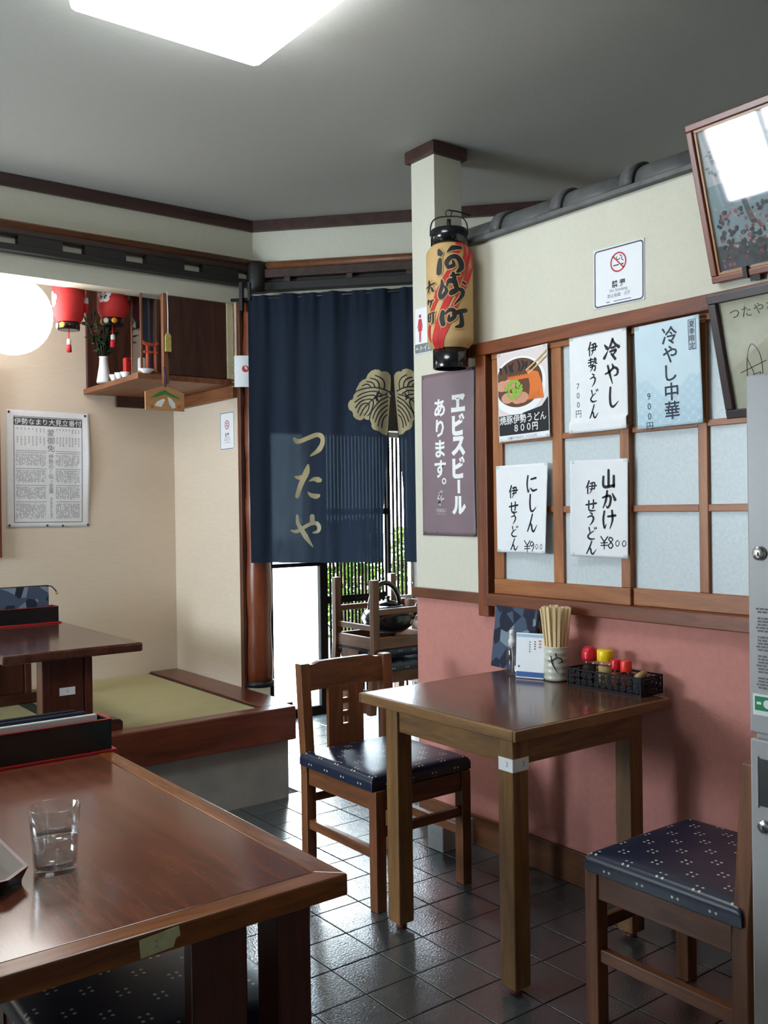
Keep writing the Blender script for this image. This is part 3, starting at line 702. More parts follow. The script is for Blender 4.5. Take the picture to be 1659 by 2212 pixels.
# small square table with number stickers
st = empty('small_table', (2.075, 2.09, 0), label='small square dark wooden table with number 3 stickers', cat='table')
TOPM = wood('small_table_top', rgb(66, 38, 26), rgb(104, 66, 46), 'Y', 0.2, 8.0, 0.3, bump=0.02)
ox, oy = 2.075, 2.09
def sx_(a): return a - ox
def sy_(a): return a - oy
top = bx('tabletop', (1.757 - ox, 2.393 - ox, 1.757 - oy, 2.428 - oy, 0.688, 0.7165), TOPM, st, 0.001)
for (a, b_, c_, d_, ax) in ((1.745, 2.405, 1.745, 1.757, 'X'), (1.745, 2.405, 2.428, 2.44, 'X'), (1.745, 1.757, 1.757, 2.428, 'Y'), (2.393, 2.405, 1.757, 2.428, 'Y')):
    bx('edge_band', (a - ox, b_ - ox, c_ - oy, d_ - oy, 0.686, 0.716), TABW(ax), st, 0.003)
LEGS = {}
for (x, y) in ((1.768, 1.779), (1.777, 2.285), (2.278, 1.80), (2.278, 2.285)):
    l = bx('leg', (x - ox, x + 0.058 - ox, y - oy, y + 0.058 - oy, 0.018, 0.686), TABW('Z'), st, 0.004); LEGS[(x, y)] = l
    obj('foot_glide', MB().lathe([(0.006, 0.019), (0.006, 0.008), (0.017, 0.006), (0.017, 0.0)], 14, Matrix.Translation((x + 0.029 - ox, y + 0.029 - oy, 0))), mat('rust_red_glide', rgb(96, 36, 30), 0.5), l)
for b_ in ((1.826, 2.278, 1.785, 1.806), (1.835, 2.278, 2.31, 2.33)): bx('apron', (b_[0] - ox, b_[1] - ox, b_[2] - oy, b_[3] - oy, 0.612, 0.686), TABW('X'), st, 0.002)
for b_ in ((1.785, 1.806, 1.837, 2.285), (2.30, 2.32, 1.858, 2.285)): bx('apron', (b_[0] - ox, b_[1] - ox, b_[2] - oy, b_[3] - oy, 0.612, 0.686), TABW('Y'), st, 0.002)
stk = MB(); stk.box(1.7668 - ox, 1.7676 - ox, 1.7778 - oy, 1.832 - oy, 0.598, 0.633).box(1.7668 - ox, 1.826 - ox, 1.7778 - oy, 1.7786 - oy, 0.598, 0.633)
sk = obj('number_sticker', stk, WHITE, st)
i3 = Ink().text('3', 0, 0, 0.02)
i3.out('numeral', ink('grey', rgb(120, 124, 130)), sk, lambda x, y: (1.7664 - ox, 1.800 - oy - x, 0.617 + y)); i3.out('numeral', ink('grey', rgb(120, 124, 130)), sk, lambda x, y: (1.806 - ox + x, 1.7774 - oy, 0.617 + y))

# large table in the foreground
lt = empty('large_table', (0.26, 1.85, 0), label='large reddish brown wooden table with a glass of water', cat='table')
BTOP = wood('large_table_top', rgb(92, 48, 34), rgb(130, 72, 50), 'Y', 0.2, 15.0, 0.3, bump=0.02)
BEDGE = lambda a: wood('large_table_edge', rgb(96, 48, 22), rgb(158, 92, 44), a, 0.25)
ox, oy = 0.26, 1.85
bx('tabletop', (-0.36 - ox, 0.845 - ox, 1.32 - oy, 2.40 - oy, 0.668, 0.7), BTOP, lt, 0.001)
_X0, _X1, _Y0, _Y1 = -0.40 - ox, 0.887 - ox, 1.278 - oy, 2.44 - oy; _t = 0.0415
for _p, _a in (([(_X0, _Y0), (_X1, _Y0), (_X1 - _t, _Y0 + _t), (_X0 + _t, _Y0 + _t)], 'X'), ([(_X1, _Y0 + 0.0004), (_X1, _Y1 - 0.0004), (_X1 - _t, _Y1 - _t), (_X1 - _t, _Y0 + _t)], 'Y'), ([(_X1, _Y1), (_X0, _Y1), (_X0 + _t, _Y1 - _t), (_X1 - _t, _Y1 - _t)], 'X'), ([(_X0, _Y1 - 0.0004), (_X0, _Y0 + 0.0004), (_X0 + _t, _Y0 + _t), (_X0 + _t, _Y1 - _t)], 'Y')):
    obj('edge_band', MB().prism(_p, 0.664, 0.7005), BEDGE(_a), lt, 0.003)
for yy in (1.35, 2.28):
    for xa in (0.795, -0.36): bx('leg', (xa - ox, xa + 0.065 - ox, yy - oy, yy + 0.07 - oy, 0, 0.668), DARKW('Z'), lt, 0.004)
    for xa in (0.655, -0.20): bx('leg_panel', (xa - ox, xa + 0.10 - ox, yy + 0.03 - oy, yy + 0.06 - oy, 0.06, 0.668), DARKW('Z'), lt, 0.003)
    bx('foot_rail', (-0.295 - ox, 0.795 - ox, yy + 0.015 - oy, yy + 0.06 - oy, 0.02, 0.06), DARKW('X'), lt)
bx('apron', (-0.30 - ox, 0.80 - ox, 1.395 - oy, 1.42 - oy, 0.615, 0.664), DARKW('X'), lt)
stp = MB().prism([(-0.03, 0.012), (0.031, 0.016), (0.033, 0.002), (0.026, -0.001), (0.022, -0.012), (-0.028, -0.015)], 0, 0.0006, frame_matrix((0.556 - ox, 1.2776 - oy, 0.682), (1, 0, 0)))
sk2 = obj('worn_sticker', stp, mat('yellowed_paper', rgb(206, 200, 160), 0.8, var=0.1, scale=60), lt)
Ink().text('2', 0, 0, 0.016).out('numeral', ink('fadedgrey', rgb(170, 160, 130)), sk2, lambda x, y: (0.552 - ox + x, 1.2768 - oy, 0.682 + y))

# stool under the large table
sl_ = empty('cushioned_stool', (0.69, 1.68, 0), label='navy patterned stool pushed under the large table', cat='stool')
for sx in (-1, 1):
    for sy in (-1, 1):
        x0, x1 = sorted((sx * 0.2, sx * 0.16)); y0, y1 = sorted((sy * 0.2, sy * 0.16)); bx('leg', (x0, x1, y0, y1, 0, 0.39), DARKW('Z'), sl_)
for s_ in (-1, 1):
    y0, y1 = sorted((s_ * 0.195, s_ * 0.17)); bx('rail', (-0.16, 0.16, y0, y1, 0.33, 0.39), DARKW('X'), sl_); bx('rail', (y0, y1, -0.16, 0.16, 0.33, 0.39), DARKW('Y'), sl_)
cushion('seat', 0.42, 0.42, 0.392, 0.04, sl_)

# low table on the tatami
tt = empty('low_table', (1.28, 4.2, 0.409), label='low dark wooden table standing on the tatami', cat='table')
ox, oy, oz = 1.28, 4.2, 0.409
def lb(n, b, m, bev=0.004, par=None): return bx(n, (b[0] - ox, b[1] - ox, b[2] - oy, b[3] - oy, b[4] - oz, b[5] - oz), m, par or tt, bev)
lb('tabletop', (1.0, 1.555, 3.685, 4.74, 0.728, 0.765), wood('low_table_top', rgb(60, 30, 24), rgb(96, 54, 42), 'Y', 0.16, 8, 0.3), 0.008)
for yy in (3.76, 4.56):
    pn = lb('leg_panel', (1.195, 1.335, yy, yy + 0.05, 0.455, 0.728), DARKW('Z'))
    lb('leg_strip', (1.165, 1.194, yy - 0.012, yy + 0.062, 0.455, 0.728), DARKW('Z')); lb('leg_strip', (1.336, 1.366, yy - 0.012, yy + 0.062, 0.455, 0.728), DARKW('Z'))
    ft = MB().prism([(1.06 - ox, 0), (1.49 - ox, 0), (1.49 - ox, 0.03), (1.478 - ox, 0.042), (1.40 - ox, 0.048), (1.14 - ox, 0.048), (1.07 - ox, 0.042), (1.06 - ox, 0.03)], 0, 0.075, Matrix(((1, 0, 0, 0), (0, 0, 1, yy - 0.012 - oy), (0, 1, 0, 0), (0, 0, 0, 1))))
    obj('foot', ft, DARKW('X'), tt, 0.003)
sk3 = lb('number_sticker', (1.235, 1.298, 3.7585, 3.7595, 0.575, 0.606), WHITE, 0)
Ink().text('2', 0, 0, 0.014).out('numeral', ink('grey', rgb(120, 124, 130)), sk3, lambda x, y: (1.267 - ox + x, 3.7578 - oy, 0.591 - oz + y))

# grey steel vending machine at the edge of view
vm = empty('ticket_machine', (1.9, 0.62, 0), label='grey steel ticket machine with locks and warning labels', cat='machine')
ox, oy = 1.9, 0.62
STEEL = mat('grey_painted_steel', rgb(168, 166, 166), 0.38, 0.0, var=0.02, scale=90)
bx('cabinet', (1.612 - ox, 2.2 - ox, 0.26 - oy, 0.985 - oy, 0.0, 1.53), STEEL, vm, 0.006)
bx('upper_door', (1.600 - ox, 1.6115 - ox, 0.262 - oy, 0.99 - oy, 0.874, 1.536), STEEL, vm, 0.004); ld = bx('lower_door', (1.600 - ox, 1.6115 - ox, 0.262 - oy, 0.99 - oy, 0.06, 0.864), STEEL, vm, 0.004)
def lock(par, y, z):
    o = obj('lock', MB().lathe([(0.013, 0), (0.013, 0.004), (0.010, 0.006), (0.0, 0.006)], 20, Matrix.Translation((1.5995 - ox, y - oy, z)) @ Matrix.Rotation(-PI / 2, 4, 'Y')), mat('chrome_lock', rgb(200, 200, 204), 0.2, 1.0), par)
    obj('keyhole', MB().box(1.5925 - ox, 1.5936 - ox, y - oy - 0.0015, y - oy + 0.0015, z - 0.005, z + 0.003), BLACK, o)
lock(vm, 0.965, 1.207); lock(vm, 0.962, 0.705)
rc = MB().box(1.5985 - ox, 1.5998 - ox, 0.80 - oy, 0.972 - oy, 0.742, 0.829); obj('coin_tray_opening', rc, mat('dark_recess', rgb(40, 38, 36), 0.4), vm)
bx('opening_rim', (1.597 - ox, 1.5998 - ox, 0.9722 - oy, 0.976 - oy, 0.738, 0.833), STEEL, vm, 0.001)
lab = Ink(); random.seed(3)
for r_ in range(26):
    z = 1.105 - r_ * 0.0058
    if r_ in (2, 8, 14, 21): continue
    y = 0.974 - (0.003 if r_ % 6 else 0)
    while y > 0.86:
        w_ = random.uniform(0.003, 0.014); lab.add(rect2(-y, z - 0.0017, -y + w_, z + 0.0017)); y -= w_ + 0.0015
lab.out('caution_print', ink('softgrey', rgb(108, 108, 112)), vm, lambda x, y: (1.5994 - ox, -x - oy, y))
gs = bx('green_label', (1.5990 - ox, 1.5998 - ox, 0.89 - oy, 0.982 - oy, 0.909, 0.948), WHITE, vm, 0)
Ink().add(rect2(-0.978, 0.918, -0.893, 0.944)).out('green_field', ink('green', rgb(20, 134, 84)), gs, lambda x, y: (1.5986 - ox, -x - oy, y))
Ink().add(disc2(-0.953, 0.931, 0.008)).add(disc2(-0.93, 0.931, 0.005)).add(rect2(-0.974, 0.929, -0.965, 0.934)).out('mark', WHITE, gs, lambda x, y: (1.5982 - ox, -x - oy, y))

# black kettle set on the upside-down chair, low cabinet behind it
kt = empty('black_kettle', (3.345, 4.37, 0.584), label='round black iron kettle resting between the upturned chair legs', cat='kettle')
IRON = mat('black_iron', rgb(24, 25, 28), 0.25, var=0.2, coat=0.2)
obj('body', MB().lathe([(0.0, 0.0), (0.09, 0.0), (0.135, 0.03), (0.155, 0.08), (0.14, 0.125), (0.08, 0.152), (0.05, 0.157)], 32), IRON, kt)
lid = obj('lid', MB().lathe([(0.06, 0.157), (0.062, 0.163), (0.04, 0.175), (0.012, 0.18), (0.008, 0.19), (0.016, 0.2), (0.0, 0.207)], 24), IRON, kt)
obj('handle', MB().tube([(-0.11 * math.cos(PI * k / 12), 0.03, 0.13 + 0.15 * math.sin(PI * k / 12)) for k in range(13)], 0.015, 10), IRON, kt)
obj('spout', MB().tube([(0.11, -0.03, 0.07), (0.16, -0.045, 0.1), (0.185, -0.05, 0.15)], [0.026, 0.018, 0.013], 12), IRON, kt)
lc = empty('low_cabinet', (3.86, 4.0, 0), label='low dark cabinet with a straw mat behind the stacked chairs', cat='cabinet')
bx('body', (-0.2, 0.45, -0.3, 0.3, 0, 0.33), wood('cabinet_dark', rgb(28, 20, 18), rgb(46, 34, 30), 'X', 0.5), lc); bx('top', (-0.22, 0.47, -0.32, 0.32, 0.33, 0.352), mat('straw_mat', rgb(170, 146, 112), 0.8, var=0.2), lc)
bx('door_panel', (-0.21, -0.2005, -0.28, -0.005, 0.03, 0.31), BLACK, lc); bx('door_panel', (-0.21, -0.2005, 0.005, 0.28, 0.03, 0.31), BLACK, lc)

# ================================================================== ENTRANCE CURTAIN (noren)
NOFF = 0.17
nr = empty('noren_rod', tuple(w2(0.0, NOFF, 2.345)), label='black rod and bracket carrying the entrance curtain', cat='rod')
o0 = w2(0.0, NOFF, 2.345)
obj('rod', MB().tube([w2(-0.06, NOFF, 2.338) - o0, w2(1.5, NOFF, 2.338) - o0], 0.008, 10), BLACK, nr)
obj('bracket', MB().box(-0.012, 0.004, 0.03, NOFF + 0.012, 2.33, 2.352, M2).box(-0.012, 0.004, NOFF - 0.012, NOFF + 0.02, 2.28, 2.42, M2).box(0.03, 0.042, NOFF - 0.006, NOFF + 0.016, 2.33, 2.42, M2), BLACK, nr).location = -o0
nz = empty('noren_curtain', tuple(w2(0.75, NOFF, 1.04)), label='navy split entrance curtain with ivy crest and white characters', cat='curtain')
on = w2(0.75, NOFF, 1.04); ZT, ZB = 2.352, 1.04; SL = 0.742      # SL: where the split is
def fold(s, z):
    t = (ZT - z) / (ZT - ZB)
    f = 0.017 * math.sin(2 * PI * s / 0.21 + 0.6) * min(1, 0.4 + t) + 0.009 * math.sin(2 * PI * s / 0.117 + 1.9 + t) + 0.004 * math.sin(2 * PI * s / 0.05) * max(0, 1 - 4 * t)
    return f + 0.003 * math.sin(5 * z + 9 * s)
def nleft(s, z):                     # cloth coordinates -> world, left panel
    t = max(0.0, (ZT - 0.38 - z) / (ZT - 0.38 - ZB)); k = max(0.0, s / SL)
    return w2(s - 0.055 * k * k * min(1, t * 1.3) , NOFF + 0.012 + fold(s, z), z) - on
def nright(s, z):
    t = max(0.0, (ZT - 0.38 - z) / (ZT - 0.38 - ZB)); k = max(0.0, (s - SL) / 0.25)
    pull = 0.045 * min(1, t * 1.6)
    fo = 0.02 * math.exp(-((s - SL - 0.115) / 0.04) ** 2) * min(1, max(0, (2.15 - z) / 0.3))
    return w2(SL + pull + (s - SL) * (0.93), NOFF + 0.012 + fold(s, z) - fo, z) - on
NAVY = cloth('navy_linen', rgb(38, 47, 62), 0.0016, 0.35)
def panel(name, s0, s1, fn, ns, nz_=44):
    vs = []; fs = []
    for j in range(nz_ + 1):
        for i in range(ns + 1):
            z = ZT + (ZB - ZT) * j / nz_; vs.append(fn(s0 + (s1 - s0) * i / ns, z))
    for j in range(nz_):
        for i in range(ns): a = j * (ns + 1) + i; fs.append((a, a + ns + 1, a + ns + 2, a + 1))
    return obj(name, MB().add(vs, fs, True), NAVY, nz, fix=False)
panel('cloth_panel', 0.03, SL, nleft, 110); panel('cloth_panel', SL, 1.5, nright, 110)
GOLD = cloth('undyed_linen', rgb(206, 190, 148), 0.02, 0.3); BACKLIT = cloth('backlit_undyed_linen', rgb(226, 214, 178), 0.02, 0.45); LINE = mat('navy_dye', rgb(24, 28, 46), 0.9)  # lowest character gets a lighter copy of the linen, back-light painted into its colour
def nmap(fn, lay): 
    def g_(s, z): 
        p = fn(s, z); return p + N2 * (0.0015 * lay)
    return g_
# traced characters (crop pixels) -> cloth coordinates
def tc_(x, y): return (0.255 + ((x / 7.9 + 600) - 627) * 0.00225, 1.664 - ((y / 7.9 + 920) - 938) * 0.00220)
def tr_(pts, w): return stroke([tc_(*p) for p in pts], [q * 0.000288 for q in w], 8)
I = Ink()
I.add(tr_([(235, 215), (275, 255), (330, 255), (480, 200), (620, 150), (720, 190), (735, 290), (670, 400), (515, 515)], [50, 90, 75, 75, 75, 90, 100, 95, 25]))
I.out('lettering', GOLD, nz, nmap(nleft, 1))
I = Ink()
I.add(tr_([(470, 680), (440, 800), (340, 1020), (275, 1225)], [40, 110, 90, 65])).add(tr_([(250, 880), (320, 895), (440, 860)], [30, 75, 70]))
I.add(tr_([(490, 960), (570, 925), (640, 935), (690, 945)], [10, 65, 100, 70])).add(tr_([(465, 1145), (520, 1200), (600, 1225), (660, 1215)], [10, 65, 90, 60]))
I.out('lettering', GOLD, nz, nmap(nleft, 1))
I = Ink()
I.add(tr_([(280, 1560), (290, 1690), (350, 1800), (430, 1930), (550, 2110)], [45, 65, 85, 90, 15])).add(tr_([(170, 1810), (260, 1835), (380, 1775), (520, 1705), (620, 1700), (675, 1770), (640, 1840), (555, 1860)], [15, 65, 60, 60, 70, 85, 60, 25])).add(tr_([(545, 1575), (545, 1690)], [80, 85]))
I.out('lettering', BACKLIT, nz, nmap(nleft, 1))
# ivy crest: scalloped leaf outline, filled in rings so that it follows the folds
def cc_(x, y): return (SL + (x - 958) / 9.217 * 0.00240, 1.846 - (y - 690) / 9.217 * 0.00222)
OUTL = [(943, 600), (936, 500), (944, 400), (935, 310), (890, 250), (830, 235), (780, 250), (740, 212), (660, 197), (580, 220), (520, 275), (480, 370), (430, 385), (370, 440), (335, 510), (305, 570), (300, 640), (262, 680), (240, 770), (190, 780), (155, 830), (145, 900), (172, 970), (235, 1012), (252, 1050), (262, 1105), (310, 1160), (390, 1195), (440, 1185), (478, 1152), (520, 1185), (578, 1195), (600, 1195), (640, 1265), (650, 1340), (700, 1400), (770, 1420), (800, 1432), (860, 1482), (945, 1505)]
def crest(side):
    pts = OUTL if side < 0 else [(1916 - x, y) for x, y in OUTL]
    I = Ink(); vs = []; fs = []; R_ = 8; ctr = Vector(cc_(958 + side * 6, 690)); dense = []
    for a, b in zip(pts, pts[1:]): dense += [tuple(Vector(a).lerp(Vector(b), t / 2)) for t in range(2)]
    dense.append(pts[-1]); n = len(dense)
    for k in range(R_ + 1):
        for p in dense: vs.append(ctr.lerp(Vector(cc_(*p)), k / R_))
    for k in range(R_):
        for i in range(n - 1): fs.append((k * n + i, k * n + i + 1, (k + 1) * n + i + 1, (k + 1) * n + i))
    fn = nleft if side < 0 else nright
    I.add((vs, fs)); I.out('crest', GOLD, nz, nmap(fn, 1))
    V = [[(905, 625), (780, 580), (600, 555), (430, 570), (310, 615)], [(845, 600), (845, 470), (790, 380), (670, 320)], [(765, 575), (735, 460), (665, 395), (570, 365)], [(680, 555), (640, 480), (580, 440), (500, 425)], [(595, 550), (540, 490), (480, 480), (420, 510)],
         [(890, 690), (800, 720), (700, 760), (600, 830), (500, 930)], [(800, 690), (690, 640), (560, 630), (430, 660), (335, 715)], [(735, 760), (650, 710), (520, 710), (390, 760), (285, 830)], [(640, 800), (560, 780), (440, 800), (350, 870), (305, 945)], [(560, 870), (480, 860), (400, 910), (345, 1040)], [(515, 900), (450, 990), (395, 1100)], [(575, 860), (560, 980), (475, 1100)], [(645, 800), (660, 900), (610, 1050), (550, 1110)],
         [(900, 745), (780, 830), (690, 950), (620, 1060), (595, 1190)], [(915, 820), (800, 910), (710, 1040), (665, 1180)], [(915, 910), (830, 990), (760, 1100), (715, 1250)], [(915, 1000), (850, 1080), (795, 1200), (775, 1330)], [(915, 1100), (870, 1160), (845, 1260), (845, 1360)]]
    J = Ink()
    for v in V:
        q = v if side < 0 else [(1916 - x, y) for x, y in v]
        J.add(stroke([cc_(*p) for p in q], [0.0058] * (len(q) - 1) + [0.0048], 6))
    J.out('crest_line', LINE, nz, nmap(fn, 2))
crest(-1); crest(1)
Ink().add(disc2(*cc_(950, 690), 0.0175)).out('crest_line', LINE, nz, nmap(nleft, 2.5)); Ink().add(disc2(*cc_(950, 690), 0.0135)).out('crest_boss', GOLD, nz, nmap(nleft, 3))

# ================================================================== LANTERNS
def lantern_map(rad_fn, cx, phi0, z0=0.0, off=0.0012):
    def g_(a, z): r_ = rad_fn(z) + off; return (r_ * math.cos(phi0 + a), r_ * math.sin(phi0 + a), z)
    return g_
big = empty('paper_lantern', (2.368, 2.683, 1.822), label='tall tan paper lantern with black calligraphy and red stripes by the pillar', cat='lantern')
PAPR = mat('tan_lantern_paper', rgb(200, 164, 110), 0.75, var=0.10, scale=9)
RB = 0.0865; ZB0, ZB1 = 0.070, 0.462
def rad(z):
    t = (z - ZB0) / (ZB1 - ZB0); e = min(t, 1 - t)
    return 0.064 + (RB - 0.064) * min(1.0, math.sin(min(1.0, max(0, e) / 0.10) * PI / 2)) if e < 0.10 else RB
prof = []
for k in range(121):
    z = ZB0 + (ZB1 - ZB0) * k / 120; prof.append((rad(z) + 0.0011 * math.cos(k * PI), z))
obj('paper_body', MB().lathe(prof, 56, cap=False), PAPR, big)
obj('bottom_ring', MB().lathe([(0.060, 0.0), (0.066, 0.0), (0.067, 0.003), (0.067, 0.072), (0.060, 0.072)], 40, cap=False), LACQ, big)
obj('top_ring', MB().lathe([(0.060, 0.460), (0.069, 0.460), (0.069, 0.518), (0.066, 0.521), (0.0, 0.521)], 40, cap=False), LACQ, big)
PHI = math.atan2(-2.683, -2.368)      # towards the dining room
ca, sa = math.cos(PHI + PI / 2), math.sin(PHI + PI / 2)
hp = [(-0.069 * ca, -0.069 * sa, 0.50), (-0.070 * ca, -0.070 * sa, 0.545), (-0.058 * ca, -0.058 * sa, 0.566), (-0.02 * ca, -0.02 * sa, 0.573), (0.02 * ca, 0.02 * sa, 0.573), (0.058 * ca, 0.058 * sa, 0.566), (0.070 * ca, 0.070 * sa, 0.545), (0.069 * ca, 0.069 * sa, 0.50)]
_hs = []
for k in range(25):
    a = PI * k / 24; _u = -0.070 * math.copysign(abs(math.cos(a)) ** 0.55, math.cos(a)); _hs.append((_u * ca, _u * sa, 0.50 + 0.073 * abs(math.sin(a)) ** 0.55))
obj('handle', MB().tube(_hs, 0.0028, 8), BLACK, big)
hk = MB().tube([(0, 0, 0.52), (0, 0, 0.562)], 0.008, 8); hk.tube([(0.012 * math.cos(2 * PI * k / 14) * ca, 0.012 * math.cos(2 * PI * k / 14) * sa, 0.585 + 0.012 * math.sin(2 * PI * k / 14)) for k in range(14)], 0.002, 6, closed=True)
obj('hook', hk, BLACK, big)
obj('wall_hanger', MB().tube([(0, 0, 0.597), (0.05, 0, 0.60), (0.111, 0, 0.597)], 0.003, 8), BLACK, big)
def lt_(x, y):      # crop pixels of the lantern -> (angle, height)
    cx = 372 + 0.02 * (y - 540); u = max(-0.985, min(0.985, (x - cx) / 303.0)); return (math.asin(u), 0.462 - (y - 545) / (1885 - 545) * 0.392)
LRAD = lambda lay: lantern_map(rad, 0, PHI, 0, 0.0024 + 0.0007 * lay)
def lstroke(pts, w, k=1.0):
    """stroke given in crop pixels, wrapped on to the paper"""
    vs, fs = stroke(pts, [q * k for q in w], 9); return [Vector(lt_(*v)) for v in vs], fs
REDI = mat('lantern_red', rgb(196, 40, 40), 0.7, var=0.06)
I = Ink()
for (a, b) in (((520, 548), (195, 1895)), ((590, 560), (250, 1893)), ((672, 640), (560, 1180))): pass
I.add(lstroke([(512, 548), (500, 640), (450, 720)], [85, 80, 60]))
I.add(lstroke([(612, 580), (600, 720), (545, 880), (470, 1080), (330, 1360), (240, 1600), (170, 1890)], [90, 85, 80, 75, 80, 75, 55]))
I.add(lstroke([(664, 650), (645, 820), (600, 1020), (540, 1180), (440, 1390), (340, 1620), (270, 1790), (240, 1890)], [50, 75, 75, 70, 80, 90, 80, 70]))
I.add(lstroke([(400, 920), (320, 1060), (230, 1230), (160, 1410)], [70, 90, 75, 40])).add(lstroke([(130, 1590), (125, 1690), (140, 1800)], [30, 30, 10]))
I.out('red_stripes', REDI, big, LRAD(0))
INKB = mat('lantern_ink', rgb(26, 26, 34), 0.6); TANL = mat('lantern_outline_tan', rgb(206, 164, 104), 0.75)
KANJI = [
 ([(245, 665), (265, 720), (270, 740)], [30, 75, 30]), ([(262, 790), (255, 870), (250, 955)], [45, 65, 65]),                     # water drops
 ([(350, 705), (420, 650), (515, 640)], [12, 65, 50]), ([(365, 905), (345, 835), (395, 770), (470, 765), (520, 830), (525, 900), (480, 950)], [30, 60, 55, 60, 70, 65, 35]), ([(365, 895), (430, 870), (420, 810)], [50, 50, 20]),
 ([(285, 1050), (290, 1120), (262, 1220), (285, 1265), (345, 1190), (320, 1130)], [20, 50, 45, 55, 45, 20]), ([(425, 970), (440, 1050), (370, 1060), (350, 1130)], [40, 55, 40, 20]), ([(400, 1000), (505, 985)], [30, 25]),
 ([(455, 1070), (470, 1180), (400, 1230), (410, 1190), (500, 1170), (545, 1190), (530, 1260), (440, 1370)], [45, 50, 40, 35, 45, 55, 45, 10]), ([(545, 1075), (575, 1095)], [25, 35]), ([(360, 1090), (430, 1080), (450, 1140)], [25, 40, 35]),
 ([(300, 1450), (290, 1530), (305, 1605)], [50, 65, 60]), ([(330, 1480), (390, 1430), (445, 1450), (440, 1520), (380, 1560), (380, 1500)], [20, 50, 55, 55, 50, 25]), ([(430, 1480), (500, 1455), (580, 1430)], [40, 60, 55]), ([(520, 1460), (535, 1540), (530, 1620), (460, 1645)], [45, 50, 65, 20]),
 ([(125, 1030), (130, 1070)], [20, 30]), ([(100, 1105), (150, 1085), (195, 1075)], [20, 26, 22]), ([(130, 1110), (110, 1170)], [26, 10]), ([(155, 1120), (175, 1165)], [20, 32]),
 ([(120, 1270), (115, 1320)], [20, 14]), ([(115, 1290), (180, 1285)], [22, 20]), ([(160, 1290), (140, 1365)], [26, 12]),
 ([(120, 1450), (122, 1540)], [18, 16]), ([(120, 1450), (145, 1450), (145, 1540), (122, 1540)], [14, 16, 16, 14]), ([(120, 1495), (145, 1495)], [12, 12]), ([(150, 1445), (195, 1440)], [18, 20]), ([(178, 1445), (178, 1560), (155, 1580)], [22, 22, 10]),
]
I = Ink(); J = Ink()
for pts, w in KANJI: I.add(lstroke(pts, w)); J.add(lstroke(pts, [q + 26 for q in w]))
J.out('letter_outline', TANL, big, LRAD(1)); I.out('calligraphy', INKB, big, LRAD(2))

def red_lantern(loc, label, flower_phi, kanji):
    l = empty('red_lantern', loc, label=label, cat='lantern', group='red festival lanterns in the tatami room')
    R0 = 0.071; rf = lambda z: R0 * (0.70 + 0.30 * math.sin(min(1, max(0, z / 0.05)) * PI / 2)) if z < 0.05 else R0
    pf = [(rf(0.26 * k / 60 if k < 48 else 0.26 * k / 60) + 0.0008 * math.cos(k * PI), 0.26 * k / 60) for k in range(61)]
    obj('paper_body', MB().lathe(pf, 36, cap=False), mat('red_lantern_paper', rgb(196, 42, 44), 0.6, var=0.06), l)
    rg = obj('base_ring', MB().lathe([(0.04, -0.03), (0.05, -0.03), (0.052, 0.004), (0.04, 0.004)], 28, cap=True), LACQ, l)
    obj('top_ring', MB().lathe([(0.05, 0.258), (0.058, 0.258), (0.058, 0.29), (0.0, 0.29)], 28), LACQ, l)
    for a in (-0.75, 0.0, 0.75):
        d = obj('rosette', MB().lathe([(0.013, 0), (0.013, 0.004), (0.0, 0.005)], 14, Matrix.Rotation(flower_phi + a, 4, 'Z') @ Matrix.Translation((0.051, 0, -0.013)) @ Matrix.Rotation(PI / 2, 4, 'Y')), mat('gold_rosette', rgb(232, 170, 50), 0.4) if a else WHITE, rg)
    obj('cord', MB().tube([(0, 0, 0.29), (0, 0, H - loc[2])], 0.003, 6), BLACK, l)
    ts = obj('tassel', MB().tube([(0, 0, -0.03), (0, 0, -0.075)], 0.0025, 6).lathe([(0.0, -0.135), (0.013, -0.132), (0.011, -0.10), (0.004, -0.094)], 12), mat('red_tassel', rgb(200, 34, 44), 0.7), l)
    obj('tassel_collar', MB().lathe([(0.006, -0.10), (0.010, -0.095), (0.010, -0.075), (0.004, -0.07)], 12), WHITE, ts)
    fl = Ink()
    for k in range(5):
        a = PI / 2 + 2 * PI * k / 5; fl.add(disc2(0.021 * math.cos(a), 0.021 * math.sin(a), 0.018))
    fl.add(disc2(0, 0, 0.02)); mp_ = lambda lay: (lambda x, y: ((R0 + 0.0015 + 0.0006 * lay) * math.cos(flower_phi + x / R0), (R0 + 0.0015 + 0.0006 * lay) * math.sin(flower_phi + x / R0), 0.105 + y))
    f_ = fl.out('blossom', WHITE, l, mp_(0))
    if kanji: Ink().text(kanji, 0, 0.002, 0.046, 0.02).out('lettering', ink('black', rgb(22, 22, 26)), l, mp_(1))
    sd = MB()
    t2 = obj('side_tassel', MB().tube([(R0 + 0.006, 0, 0.19), (R0 + 0.007, 0, 0.13)], 0.0025, 6).lathe([(0.0, 0.06), (0.012, 0.062), (0.010, 0.10), (0.004, 0.13)], 12, Matrix.Translation((R0 + 0.014, 0, 0))), mat('red_tassel', rgb(200, 34, 44), 0.7), l)
    obj('side_collar', MB().lathe([(0.006, 0.10), (0.011, 0.105), (0.010, 0.13), (0.004, 0.134)], 12, Matrix.Translation((R0 + 0.014, 0, 0))), WHITE, t2)
    return l
red_lantern((1.522, 4.42, 2.185), 'red paper lantern hanging beside the white globe lamp', PHI - 0.9, '')
red_lantern((1.735, 4.42, 2.228), 'red paper lantern with a character on a white blossom', PHI - 0.25, '祭')

